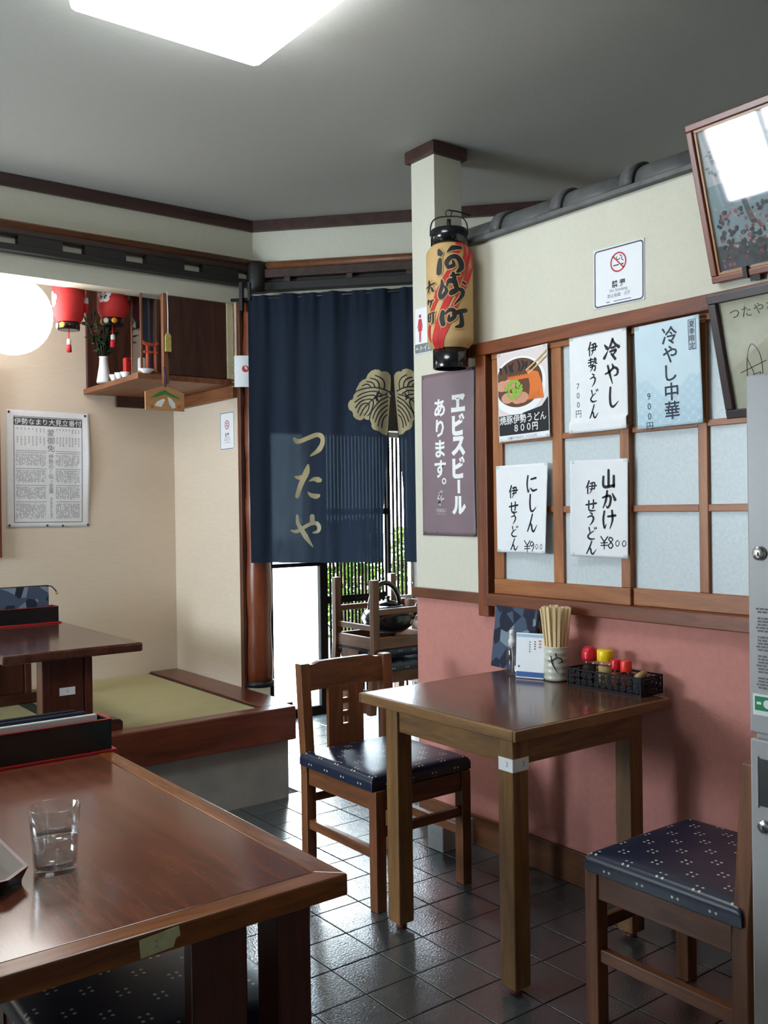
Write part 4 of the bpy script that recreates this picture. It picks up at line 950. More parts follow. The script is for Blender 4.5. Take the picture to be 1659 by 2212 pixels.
# ================================================================== SHEETS AND SIGNS ON THE WALLS
BK = ink('black', rgb(24, 25, 30)); DG = ink('darkgrey', rgb(66, 68, 74)); RD = ink('red', rgb(196, 60, 66)); WI = ink('white', rgb(240, 240, 240))
def tapes(o, w, h, bend, corners=((-1, 1), (1, 1), (-1, -1), (1, -1)), m=None):
    for cx, cy in corners:
        x, y = cx * (w / 2 - 0.006), cy * (h / 2 - 0.006); obj('tape', MB().box(x - 0.012, x + 0.012, y - 0.006, y + 0.006, bend(x, y) + 0.0008, bend(x, y) + 0.0012), m or thin_glass('clear_tape', 0.18), o)
MG = 'menu sheets taped to the window'
GB = mat('glossy_white_paper', rgb(236, 238, 242), 0.45, var=0.01)
# noodle photo sheet
XB = 2.4585
bd = lambda x, y: 0.003 + 0.05 * (x / 0.25) ** 2 * 0.3
o, f = sheet('menu_sheet', 'photo menu sheet of pork udon in a white bowl, 800 yen', 'menu sheet', (XB, 2.392, 1.700), WR, 0.25, 0.325, GB, bd, MG, rot=0.02)
I = Ink(); I.add(rect2(-0.122, -0.068, 0.122, 0.158)); I.out('photo_ground', ink('palepink', rgb(226, 214, 212)), o, f(1))
def clipx(pts, a=-0.122, b=0.122): return [(max(a, min(b, x)), y) for x, y in pts]
def ell(cx, cy, rx, ry, n=40): return clipx([(cx + rx * math.cos(2 * PI * k / n), cy + ry * math.sin(2 * PI * k / n)) for k in range(n)])
Ink().add(rect2(-0.122, -0.14, 0.122, -0.068)).add(poly2([(-0.122, -0.07), (0.122, -0.07), (0.122, -0.02), (0.09, -0.05), (-0.02, -0.068)])).out('black_band', BK, o, f(2))
Ink().add(fan2(ell(-0.02, 0.035, 0.135, 0.105))).out('bowl_rim', WI, o, f(3))
Ink().add(fan2(ell(-0.02, 0.045, 0.118, 0.088))).out('broth', ink('broth', rgb(96, 58, 34)), o, f(4))
I = Ink(); random.seed(5)
for k in range(9): x = -0.11 + k * 0.022; I.add(stroke([(x, 0.125 - abs(x + 0.02) * 0.25), (x + random.uniform(-.01, .01), 0.105), (x + random.uniform(-.012, .012), 0.085)], [0.006, 0.012, 0.005], 4))
I.out('bowl_pattern', BK, o, f(5))
I = Ink()
for k in range(6): I.add(fan2(ell(random.uniform(-0.1, 0.02), random.uniform(-0.02, 0.05), 0.032, 0.02, 14)))
I.out('pork', ink('pork', rgb(208, 150, 122)), o, f(5))
I = Ink()
for k in range(9): x = 0.035 + k * 0.0065; I.add(stroke([(x - 0.012, 0.085 - k * 0.002), (x + 0.004, 0.03), (x - 0.006 + k * 0.002, -0.02)], 0.007, 5))
for k in range(8): I.add(stroke([(-0.07 + k * 0.012, 0.07), (-0.05 + k * 0.012, 0.058), (-0.03 + k * 0.011, 0.066)], 0.006, 4))
I.out('noodle', ink('orange', rgb(222, 116, 44)), o, f(6))
I = Ink()
for k in range(70):
    a = random.uniform(0, 2 * PI); r_ = 0.042 * math.sqrt(random.random()); I.add(disc2(-0.045 + r_ * math.cos(a), 0.022 + r_ * math.sin(a) * 0.8, random.uniform(0.004, 0.007), None, 8))
I.out('green_onion', ink('onion', rgb(140, 178, 66)), o, f(7))
Ink().add(stroke([(0.02, 0.085), (0.07, 0.11), (0.121, 0.14)], 0.006, 4)).add(stroke([(0.03, 0.072), (0.075, 0.095), (0.121, 0.122)], 0.006, 4)).out('chopstick_print', ink('tan', rgb(206, 180, 130)), o, f(8))
Ink().text('焼豚伊勢うどん', -0.002, -0.085, 0.033, fat=0.0007).text('８００円', 0.012, -0.118, 0.031, fat=0.0009).out('lettering', WI, o, f(8))
Ink().text('大盛りできます。＋１００円', -0.01, -0.151, 0.011).out('small_print', DG, o, f(2))
tapes(o, 0.25, 0.325, bd)
# chilled Ise udon
bd = lambda x, y: 0.002 + 0.010 * (y / 0.33 + 0.5 < 0.12) * abs(x / 0.12)
o, f = sheet('menu_sheet', 'white handwritten menu sheet for chilled udon, 700 yen', 'menu sheet', (XB, 2.053, 1.706), WR, 0.240, 0.325, WHITE, bd, MG, rot=0.008)
I = Ink(); hand_col(I, '冷やし', 0.058, 0.098, 0.070, 0.078, 1.5, 0.9); I.out('brushed_words', BK, o, f(1)); I = Ink(); hand_col(I, '伊勢うどん', -0.020, 0.112, 0.046, 0.052, 1.6, 0.9); I.out('brushed_words', BK, o, f(1))
Ink().vtext('700円', -0.085, -0.005, 0.028, 0.031, 0.0).out('price', DG, o, f(1)); tapes(o, 0.24, 0.325, bd)
# chilled Chinese noodles on pale blue wave paper
bd = lambda x, y: 0.003 + 0.004 * math.sin(9 * y)
PB = mat('pale_blue_paper', rgb(206, 226, 236), 0.6, var=0.03, scale=14)
o, f = sheet('menu_sheet', 'pale blue menu sheet with wave pattern for chilled noodles, 900 yen', 'menu sheet', (XB, 1.780, 1.700), WR, 0.236, 0.322, PB, bd, MG, rot=0.012)
I = Ink()
for r_ in range(9):
    for c_ in range(8):
        cx = -0.118 + c_ * 0.034 + (0.017 if r_ % 2 else 0); cy = -0.16 + r_ * 0.0165
        if cy > -0.02 - 0.05 * math.cos(cx * 22): continue
        for q in (0.017, 0.012, 0.007):
            pts = [(cx + q * math.cos(PI * k / 10), cy + q * math.sin(PI * k / 10)) for k in range(11)]
            pts = [p for p in pts if abs(p[0]) < 0.117 and p[1] > -0.16]
            if len(pts) > 2: I.add(stroke(pts, 0.0013 if r_ > 2 else 0.002, 1))
I.out('wave_pattern', ink('waveblue', rgb(166, 204, 222)), o, f(1))
Ink().vtext('冷やし中華', 0.012, 0.115, 0.058, 0.057, 0.012).out('lettering', ink('navy', rgb(40, 52, 66)), o, f(2))
Ink().vtext('900円', -0.072, -0.062, 0.029, 0.031, 0.0).out('price', ink('navy', rgb(40, 52, 66)), o, f(2))
I = Ink().vtext('夏季限定', 0.092, 0.136, 0.021, 0.0215, 0.008); 
for b in ((0.079, 0.150, 0.0805, 0.060), (0.1035, 0.150, 0.105, 0.060), (0.079, 0.150, 0.105, 0.1485), (0.079, 0.0615, 0.105, 0.06)): I.add(rect2(*b))
I.out('season_note', ink('navy', rgb(40, 52, 66)), o, f(2)); tapes(o, 0.236, 0.322, bd)
# herring udon
bd = lambda x, y: 0.003 + 0.02 * max(0, x / 0.125) ** 2 * (0.5 - y / 0.32)
o, f = sheet('menu_sheet', 'white handwritten menu sheet for herring udon, 900 yen', 'menu sheet', (XB, 2.407, 1.291), WR, 0.258, 0.318, WHITE, bd, MG, rot=0.006)
I = Ink(); hand_col(I, 'にしん', 0.05, 0.088, 0.066, 0.070, 1.5, 0.9); I.out('brushed_words', BK, o, f(1)); I = Ink(); hand_col(I, '伊せ', -0.042, 0.062, 0.046, 0.056, 1.7); hand_col(I, 'うどん', -0.042, -0.035, 0.044, 0.047, 1.6); I.out('brushed_words', BK, o, f(1)); I = Ink()
for k, ch in enumerate('¥900'): hand(I, ch, 0.024 + k * 0.026, -0.134, (0.046, 0.04, 0.025, 0.025)[k], 1.5)
I.out('price', BK, o, f(1)); tapes(o, 0.258, 0.318, bd)
# yam udon
bd = lambda x, y: 0.003 + 0.016 * max(0, -x / 0.115) ** 2
o, f = sheet('menu_sheet', 'white handwritten menu sheet for grated yam udon, 800 yen', 'menu sheet', (XB, 2.051, 1.289), WR, 0.228, 0.322, WHITE, bd, MG, rot=-0.012)
I = Ink(); hand_col(I, '山かけ', 0.037, 0.095, 0.062, 0.066, 1.45, 0.95); I.out('brushed_words', BK, o, f(1)); I = Ink(); hand_col(I, '伊せ', -0.035, 0.070, 0.044, 0.060, 1.7); hand_col(I, 'うどん', -0.036, -0.035, 0.046, 0.048, 1.7); I.out('brushed_words', BK, o, f(1)); I = Ink()
for k, ch in enumerate('¥800'): hand(I, ch, 0.018 + k * 0.027, -0.112, (0.046, 0.04, 0.028, 0.028)[k], 1.6)
I.out('price', BK, o, f(1)); tapes(o, 0.228, 0.322, bd)

# beer poster
bd = lambda x, y: 0.0015 + 0.010 * max(0, x / 0.16) ** 2 * (0.4 + 0.6 * math.cos(5 * y))
POSTM = mat('mauve_brown_poster', rgb(128, 108, 116), 0.45, var=0.05, scale=6)
o, f = sheet('beer_poster', 'tall mauve beer poster with white lettering under the lantern', 'poster', (XW - 0.002, 2.828, 1.512), WR, 0.322, 0.652, POSTM, bd, rot=-0.006)
I = Ink().vtext('ヱビスビ', 0.063, 0.195, 0.088, 0.084, 0.06).vtext('ル', 0.063, -0.205, 0.08, 0.084, 0.06); I.add(rect2(0.055, -0.158, 0.071, -0.105))
I.vtext('あります', -0.049, 0.185, 0.078, 0.0815, 0.03); I.add(ring2(-0.026, -0.108, 0.010, 0.006))
I.out('lettering', WI, o, f(1))
I = Ink(); random.seed(11)
for k in range(7): I.add(stroke([(-0.048 + random.uniform(-.02, .02), -0.15 - 0.008 * k + random.uniform(-.004, .004)), (-0.048 + random.uniform(-.016, .016), -0.148 - 0.008 * k), (-0.048 + random.uniform(-.02, .02), -0.155 - 0.008 * k)], 0.006, 3))
I.text('YEBISU', -0.048, -0.225, 0.02, 0.0); I.add(rect2(-0.078, -0.2395, -0.018, -0.2385)); I.out('emblem', ink('palegrey', rgb(206, 202, 204)), o, f(1))
for cx, cy in ((-0.15, 0.315), (0.15, 0.318), (-0.15, -0.315), (0.0 - 0.08, -0.316), (0.152, -0.318)):
    obj('pin', MB().lathe([(0.005, 0), (0.005, 0.003), (0.0, 0.004)], 10, Matrix.Translation((cx, cy, bd(cx, cy) + 0.001))), mat('steel_pin', rgb(150, 150, 150), 0.3, 0.8), o)
# restroom sign on the pillar
o, f = sheet('restroom_sign', 'white restroom sign with red figure on the pillar', 'sign', (XW - 0.001, 2.975, 2.024), WR, 0.105, 0.19, GB, rot=-0.01)
I = Ink().add(disc2(-0.019, 0.060, 0.0075)).add(poly2([(-0.028, 0.049), (-0.010, 0.049), (-0.002, 0.013), (-0.006, 0.011), (-0.012, 0.030), (-0.005, 0.0), (-0.0125, 0.0), (-0.0135, -0.046), (-0.018, -0.046), (-0.0185, 0.0), (-0.0195, 0.0), (-0.020, -0.046), (-0.0245, -0.046), (-0.0255, 0.0), (-0.033, 0.0), (-0.026, 0.030), (-0.032, 0.011), (-0.036, 0.013)]))
I.out('figure', RD, o, f(1))
Ink().add(rect2(-0.0525, -0.090, 0.0525, -0.053)).out('grey_band', ink('bandgrey', rgb(120, 126, 128)), o, f(1))
Ink().text('←トイレ', 0.002, -0.0715, 0.026, 0.01).out('lettering', WI, o, f(2))
def no_smoking(origin, xdir, w, h, label, rot=0.0):
    o, f = sheet('no_smoking_sign', label, 'sign', origin, xdir, w, h, GB, group='no smoking signs', rot=rot)
    k = w / 0.206; a, b = w / 2 - 0.004 * k, h / 2 - 0.004 * k; t = 0.0045 * k; r_ = 0.012 * k; n_ = 6
    def rr(a, b, r_): return [(sx * (a - r_) + r_ * math.cos(a0 + PI / 2 * q / n_), sy * (b - r_) + r_ * math.sin(a0 + PI / 2 * q / n_)) for (sx, sy, a0) in ((1, 1, 0), (-1, 1, PI / 2), (-1, -1, PI), (1, -1, 1.5 * PI)) for q in range(n_ + 1)]
    po, pi_ = rr(a, b, r_), rr(a - t, b - t, r_ - t * 0.6); n = len(po)
    Ink().add(([Vector(p) for p in po] + [Vector(p) for p in pi_], [(i, (i + 1) % n, n + (i + 1) % n, n + i) for i in range(n)])).out('border', ink('slate', rgb(74, 80, 92)), o, f(1))
    cy = 0.042 * k
    Ink().add(ring2(0, cy, 0.030 * k, 0.005 * k)).add(stroke([(-0.021 * k, cy + 0.021 * k), (0.021 * k, cy - 0.021 * k)], 0.0045 * k, 3)).out('prohibition_ring', RD, o, f(2))
    I = Ink().add(rect2(-0.020 * k, cy - 0.011 * k, 0.002 * k, cy - 0.007 * k)).add(rect2(0.010 * k, cy - 0.011 * k, 0.021 * k, cy - 0.007 * k))
    I.add(stroke([(-0.006 * k, cy + 0.018 * k), (-0.007 * k, cy + 0.010 * k), (0.002 * k, cy + 0.008 * k), (0.006 * k, cy + 0.012 * k)], 0.0028 * k)).add(stroke([(0.006 * k, cy + 0.021 * k), (0.014 * k, cy + 0.016 * k), (0.013 * k, cy + 0.008 * k), (0.020 * k, cy + 0.002 * k)], 0.0028 * k))
    I.text('禁 煙', 0, -0.027 * k, 0.024 * k, 0.03); I.out('lettering', DG, o, f(1))
    Ink().text('No Smoking', 0, -0.048 * k, 0.0145 * k).text('禁止吸烟　금연', 0, -0.063 * k, 0.0135 * k).add(rect2(-0.05 * k, -0.0835 * k, -0.036 * k, -0.0805 * k)).add(rect2(-0.02 * k, -0.0835 * k, 0.05 * k, -0.081 * k)).out('small_print', ink('midgrey', rgb(110, 114, 122)), o, f(1))
    return o
no_smoking((XW - 0.001, 1.981, 2.047), WR, 0.206, 0.196, 'large white no smoking sign above the wooden window', -0.01)
no_smoking((2.289, 4.317, 1.705), WR, 0.150, 0.192, 'small white no smoking sign in the tatami room')

# printed dialect table on the alcove back wall
bd = lambda x, y: 0.002 + 0.02 * max(0, (x - 0.13) / 0.08) ** 2 * (0.5 + 0.5 * math.sin(9 * y + 1)) * (x > 0.13)
o, f = sheet('printed_poster', 'white printed word table pinned on the tatami room wall', 'poster', (1.588, 4.949, 1.526), (1, 0, 0), 0.421, 0.60, mat('newsprint', rgb(220, 220, 222), 0.85, var=0.03), bd, rot=-0.008)
I = Ink(); t = 0.003; a, b0_, b1_ = 0.175, -0.275, 0.268
for q in ((-a, b1_ - t, a, b1_), (-a, b0_, a, b0_ + t), (-a, b0_, -a + t, b1_), (a - t, b0_, a, b1_)): I.add(rect2(*q))
I.add(rect2(-a, 0.222, a, 0.262)); I.out('print', DG, o, f(1))
Ink().text('伊勢なまり大見立番付', 0, 0.242, 0.0345).out('title', WI, o, f(2))
I = Ink(); I.vtext('蒙御免', 0.012, 0.188, 0.040, 0.040, 0.0).vtext('伊勢の「伝」言葉', 0.012, 0.065, 0.027, 0.0255, 0.0)
random.seed(21)
for side in (-1, 1):
    x0, x1 = (-0.165, -0.012) if side < 0 else (0.037, 0.166)
    for k in range(8):
        xx = x0 + (k + 0.5) * (x1 - x0) / 8
        for (ya, n_, sz) in ((0.208, 2 if k > 4 else 1, 0.0095), (0.165, 3 + (k % 3 > 0), 0.010)):
            for q in range(n_):
                for s_ in range(3): I.add(rect2(xx - sz * 0.4, ya - q * sz * 1.25 - s_ * sz * 0.36, xx + sz * random.uniform(0.1, 0.45), ya - q * sz * 1.25 - s_ * sz * 0.36 + sz * 0.16))
    for yl in (0.092, 0.082, 0.0, -0.085, -0.17): I.add(rect2(x0, yl, x1, yl + 0.0022))
    for k in range(int((x1 - x0) / 0.0052)):
        xx = x0 + k * 0.0052
        for (ya, yb) in ((0.075, 0.01), (-0.006, -0.076), (-0.092, -0.162), (-0.178, -0.262)):
            y = ya
            while y > yb + 0.012:
                l_ = random.uniform(0.003, 0.010); 
                if random.random() < 0.8: I.add(rect2(xx, y - l_, xx + 0.0022, y))
                y -= l_ + random.uniform(0.001, 0.004)
for k in range(18): I.add(rect2(0.008, -0.15 - k * 0.006, 0.008 + random.uniform(0.006, 0.012), -0.1475 - k * 0.006))
I.out('print', ink('printgrey', rgb(104, 104, 112)), o, f(1))
for cx, cy in ((-0.198, 0.287), (0.19, 0.285), (-0.198, -0.288), (0.203, -0.29), (-0.01, -0.291), (0.07, -0.293)):
    obj('pin', MB().lathe([(0.006, 0), (0.006, 0.003), (0.0, 0.005)], 10, Matrix.Translation((cx, cy, bd(cx, cy) + 0.001))), mat('dark_pin', rgb(60, 58, 60), 0.4), o)

# framed pictures leaning out from the partition
def framed(name, label, bl, w, h, tilt, fw, fd, fm, mat_c, inner=None):
    """bl: lower left corner on the wall; leans out by tilt from its lower edge"""
    M = frame_matrix(bl, WR) @ Matrix.Rotation(tilt, 4, 'X')
    e = empty(name); e.matrix_world = M; tag(e, label, 'picture frame')
    for (n_, b, ax) in (('frame_rail', (0, w, 0, fw, 0, fd), 'X'), ('frame_rail', (0, w, h - fw, h, 0, fd), 'X'), ('frame_stile', (0, fw, fw, h - fw, 0, fd), 'Y'), ('frame_stile', (w - fw, w, fw, h - fw, 0, fd), 'Y')):
        bx(n_, b, fm(ax), e, 0.003)
    if inner:
        q = fw; iw = 0.008
        for (b, ax) in (((q, w - q, q, q + iw, 0, fd * 0.7), 'X'), ((q, w - q, h - q - iw, h - q, 0, fd * 0.7), 'X'), ((q, q + iw, q + iw, h - q - iw, 0, fd * 0.7), 'Y'), ((w - q - iw, w - q, q + iw, h - q - iw, 0, fd * 0.7), 'Y')): bx('inner_strip', b, inner(ax), e, 0.001)
    bx('backing', (fw - 0.004, w - fw + 0.004, fw - 0.004, h - fw + 0.004, 0.002, 0.008), mat_c, e, 0)
    bx('pane', (fw - 0.004, w - fw + 0.004, fw - 0.004, h - fw + 0.004, 0.0125, 0.0135), thin_glass('picture_glass', 0.22), e, 0)
    return e
RW = lambda a: wood('red_frame_wood', rgb(104, 48, 30), rgb(142, 74, 46), a, 0.3); OW = lambda a: wood('ochre_frame_wood', rgb(150, 96, 44), rgb(186, 128, 66), a, 0.3)
e = framed('framed_picture', 'red-brown framed picture leaning out above the partition', (XW - 0.004, 1.622, 1.948), 0.62, 0.452, 0.285, 0.02, 0.022, RW, mat('pale_blue_print', rgb(150, 170, 182), 0.8, var=0.1, scale=7), OW)
e_f = lambda lay: (lambda x, y: (x, y, 0.0084 + 0.0004 * lay))
I = Ink().add(rect2(0.03, 0.27, 0.59, 0.42)); I.out('print_sky', ink('skyprint', rgb(206, 206, 212)), e, e_f(0))
I = Ink(); I.add(rect2(0.03, 0.03, 0.59, 0.10)); I.out('print_ground', ink('groundprint', rgb(74, 80, 96)), e, e_f(0))
I = Ink(); I.add(stroke([(0.10, 0.31), (0.125, 0.24), (0.15, 0.15)], [0.010, 0.014, 0.016])).add(stroke([(0.25, 0.33), (0.27, 0.22), (0.28, 0.12)], [0.012, 0.018, 0.02])).add(stroke([(0.43, 0.34), (0.42, 0.22), (0.44, 0.10)], [0.012, 0.02, 0.02])); I.out('print_trunk', ink('trunkprint', rgb(82, 92, 100)), e, e_f(1))
random.seed(33)
for nm, col, cnt, ya, yb, sz in (('print_blossom', rgb(176, 84, 104), 170, 0.04, 0.19, 0.007), ('print_shadow', rgb(52, 62, 82), 260, 0.035, 0.19, 0.010), ('print_petal', rgb(204, 178, 178), 160, 0.05, 0.21, 0.006), ('print_leaf', rgb(132, 150, 158), 120, 0.29, 0.37, 0.008)):
    I = Ink()
    for k in range(cnt): I.add(disc2(random.uniform(0.04, 0.58), random.uniform(ya, yb), random.uniform(0.3, 1) * sz, random.uniform(0.3, 1) * sz, 7))
    I.out(nm, ink(nm, col), e, e_f(2))
obj('hanger', MB().box(0.105, 0.118, -0.004, 0.030, -0.004, 0.028).box(0.12, 0.15, -0.015, 0.008, -0.004, 0.02), BLACK, e)
DKF = lambda a: wood('espresso_frame_wood', rgb(38, 24, 26), rgb(64, 42, 42), a, 0.35)
e = framed('framed_autograph', 'dark framed autograph card leaning out in front of the window', (XB - 0.02, 1.556, 1.545), 0.36, 0.352, 0.27, 0.026, 0.022, DKF, mat('cream_card', rgb(224, 216, 192), 0.8))
I = Ink()
for k, ch in enumerate('つたやさんへ'): I.text(ch, 0.07 + k * 0.036, 0.288 + k * 0.002, 0.034, 0.0)
I.add(stroke([(0.075, 0.09), (0.085, 0.16), (0.105, 0.20), (0.125, 0.17), (0.125, 0.12), (0.115, 0.09), (0.14, 0.075), (0.15, 0.10)], 0.0022)).add(stroke([(0.06, 0.125), (0.14, 0.15)], 0.0024)).add(stroke([(0.085, 0.165), (0.10, 0.11), (0.09, 0.085)], 0.0022)).add(stroke([(0.095, 0.115), (0.12, 0.12), (0.098, 0.10), (0.12, 0.105), (0.10, 0.088), (0.122, 0.093)], 0.002))
for k in range(5): I.add(stroke([(0.2 + k * 0.02, 0.22 - k * 0.03), (0.22 + k * 0.015, 0.18 - k * 0.02), (0.19 + k * 0.02, 0.15 - k * 0.015)], 0.003))
I.out('signature', ink('pencil', rgb(84, 80, 74)), e, e_f(0))

# ================================================================== THINGS ON THE TABLES
ZT_ = 0.717
# fabric-covered menu leaning on the partition behind the small table
FAB, nt_, p_ = _new('indigo_printed_fabric'); p_.inputs['Roughness'].default_value = 0.85
_tc = nt_.nodes.new('ShaderNodeTexCoord'); _vo = nt_.nodes.new('ShaderNodeTexVoronoi'); _vo.inputs['Scale'].default_value = 19; nt_.links.new(_tc.outputs['Object'], _vo.inputs['Vector'])
_se = nt_.nodes.new('ShaderNodeSeparateColor'); nt_.links.new(_vo.outputs['Color'], _se.inputs[0])
_wv = nt_.nodes.new('ShaderNodeTexWave'); _wv.inputs['Scale'].default_value = 60; _wv.inputs['Distortion'].default_value = 3; nt_.links.new(_tc.outputs['Object'], _wv.inputs['Vector'])
_r1 = nt_.nodes.new('ShaderNodeValToRGB'); _r1.color_ramp.interpolation = 'CONSTANT'; _r1.color_ramp.elements[0].color = rgb(30, 36, 58); _r1.color_ramp.elements[1].color = rgb(74, 88, 112); _r1.color_ramp.elements[1].position = 0.28
_e3 = _r1.color_ramp.elements.new(0.8); _e3.color = rgb(132, 146, 160); nt_.links.new(_se.outputs[0], _r1.inputs[0])
_mm = nt_.nodes.new('ShaderNodeMix'); _mm.data_type = 'RGBA'; _mm.blend_type = 'MULTIPLY'; _mm.inputs['Factor'].default_value = 0.35; nt_.links.new(_r1.outputs[0], _mm.inputs['A']); nt_.links.new(_wv.outputs['Color'], _mm.inputs['B']); nt_.links.new(_mm.outputs['Result'], p_.inputs['Base Color'])
mn = empty('fabric_menu', (2.385, 2.405, ZT_), label='indigo fabric covered menu standing behind the spray bottle', cat='menu')
mn.matrix_world = frame_matrix((2.392, 2.412, ZT_), (-0.12, -0.99, 0)) @ Matrix.Rotation(-0.13, 4, 'X')
bx('cover', (-0.118, 0.118, 0, 0.222, -0.006, 0.0), FAB, mn, 0.002); bx('pages', (-0.112, 0.112, 0.003, 0.218, -0.012, -0.006), WHITE, mn, 0); bx('cover', (-0.118, 0.118, 0, 0.222, -0.018, -0.012), FAB, mn, 0.002)
# spray bottle
sb = empty('spray_bottle', (2.318, 2.329, ZT_), label='clear plastic spray bottle with white cap on the small table', cat='bottle')
obj('body', MB().lathe([(0.0, 0.0), (0.017, 0.0), (0.019, 0.003), (0.019, 0.088), (0.014, 0.1), (0.009, 0.104)], 24, cap=False), thin_glass('clear_plastic', 0.3, (0.9, 0.88, 0.86, 1)), sb)
obj('cap', MB().lathe([(0.0125, 0.100), (0.0125, 0.122), (0.009, 0.128), (0.0085, 0.152), (0.007, 0.157), (0.0, 0.158)], 20), mat('white_plastic', rgb(230, 230, 226), 0.4), sb)
obj('dip_tube', MB().tube([(0, 0, 0.012), (0.003, 0, 0.06), (0, 0, 0.1)], 0.0022, 6), mat('white_plastic', rgb(230, 230, 226), 0.4), sb)
obj('nozzle', MB().tube([(0, 0, 0.145), (-0.011, -0.006, 0.145)], 0.0025, 8), mat('white_plastic', rgb(230, 230, 226), 0.4), sb)
# folded card
o, f = sheet('table_card', 'small white table card with blue bands beside the chopstick cup', 'card', (2.322, 2.247, ZT_ + 0.077), (0.37, -0.93, 0), 0.102, 0.152, GB, lambda x, y: 0.0, tilt=-0.08)
bx('card_back', (-0.051, 0.051, -0.076, 0.076, -0.004, -0.0004), WHITE, o, 0)
Ink().add(rect2(-0.05, -0.071, 0.05, -0.054)).out('blue_band', ink('cardblue', rgb(54, 96, 156)), o, f(1)); Ink().add(rect2(-0.05, 0.062, 0.05, 0.072)).out('pale_band', ink('cardpale', rgb(160, 196, 220)), o, f(1))
I = Ink()
for k in range(4): I.add(rect2(0.014, 0.046 - k * 0.008, 0.020, 0.050 - k * 0.008))
for k in range(5): I.add(rect2(-0.004, 0.044 - k * 0.008, 0.001, 0.048 - k * 0.008))
I.add(disc2(-0.040, -0.037, 0.004)); I.out('small_print', ink('softgrey', rgb(108, 108, 112)), o, f(1)); I = Ink()
for k in range(3): I.add(rect2(0.030, 0.048 - k * 0.010, 0.040, 0.054 - k * 0.010))
I.out('red_note', ink('paleredink', rgb(216, 140, 146)), o, f(1))
# chopstick cup and chopsticks
CX, CY = 2.368, 2.172
cu = empty('chopstick_cup', (CX, CY, ZT_), label='pale ribbed ceramic cup with a brushed character holding chopsticks', cat='cup')
pf = [(0.0, 0.0), (0.036, 0.0), (0.039, 0.004)]
for k in range(25): pf.append((0.0405 + 0.0008 * math.cos(k * 1.26), 0.008 + 0.104 * k / 24))
pf += [(0.040, 0.115), (0.037, 0.115), (0.036, 0.10), (0.035, 0.006), (0.0, 0.006)]
obj('body', MB().lathe(pf, 40, cap=False), mat('pale_celadon_glaze', rgb(196, 196, 182), 0.3, var=0.06, scale=20), cu)
obj('foot_ring', MB().lathe([(0.030, -0.001), (0.0385, -0.001), (0.0385, 0.003)], 32, cap=False), mat('dark_foot', rgb(50, 46, 42), 0.6), cu)
ph = math.atan2(-CY, -CX)
cm = lambda x, y: (0.0428 * math.cos(ph - 0.1 + x / 0.0428), 0.0428 * math.sin(ph - 0.1 + x / 0.0428), 0.058 + y)
I = Ink()
for pts, w in (([(-0.026, 0.012), (-0.012, 0.012), (0.004, 0.022), (0.020, 0.020), (0.024, 0.010), (0.010, 0.004)], [0.002, .0035, .0035, .0045, .0045, .0015]), ([(-0.014, 0.028), (-0.010, 0.006), (0.0, -0.014), (0.010, -0.028)], [.003, .0045, .0035, .001]), ([(0.002, 0.036), (0.006, 0.022)], [.004, .003])): I.add(stroke(pts, w))
I.out('brushed_character', BK, cu, cm)
random.seed(8); stick = None; k = 0
STK = mat('pale_chopstick_wood', rgb(238, 214, 168), 0.6, var=0.05, scale=40)
sm = MB().box(-0.0045, -0.0004, -0.0026, 0.0026, 0, 0.235).box(0.0004, 0.0045, -0.0026, 0.0026, 0, 0.235).box(-0.0004, 0.0004, -0.0024, 0.0024, 0.0, 0.19)
pos = [(0, 0)] + [(0.0105 * math.cos(a), 0.0105 * math.sin(a)) for a in [2 * PI * q / 6 for q in range(6)]] + [(0.019 * math.cos(a), 0.019 * math.sin(a)) for a in [2 * PI * q / 11 for q in range(11)]] + [(0.0272 * math.cos(a), 0.0272 * math.sin(a)) for a in [2 * PI * q / 17 for q in range(17)]]
for (px, py) in pos:
    loc = (CX + px * 0.92, CY + py * 0.92, ZT_ + 0.0065 + random.uniform(0, 0.008)); rot = (-py * 3.6 + random.uniform(-.015, .015), px * 3.6 + random.uniform(-.015, .015), math.atan2(py, px) + PI / 2 + random.uniform(-.2, .2))
    # tilt outward, then spin about own axis
    R_ = Matrix.Rotation(rot[0], 4, 'X') @ Matrix.Rotation(rot[1], 4, 'Y') @ Matrix.Rotation(rot[2], 4, 'Z')
    if stick is None: stick = obj('chopsticks', sm, STK); q = stick; tag(q, 'pale wooden disposable chopsticks standing in the ceramic cup', 'chopsticks', 'chopsticks in the ceramic cup')
    else: q = clone(stick)
    q.matrix_world = Matrix.Translation(loc) @ R_
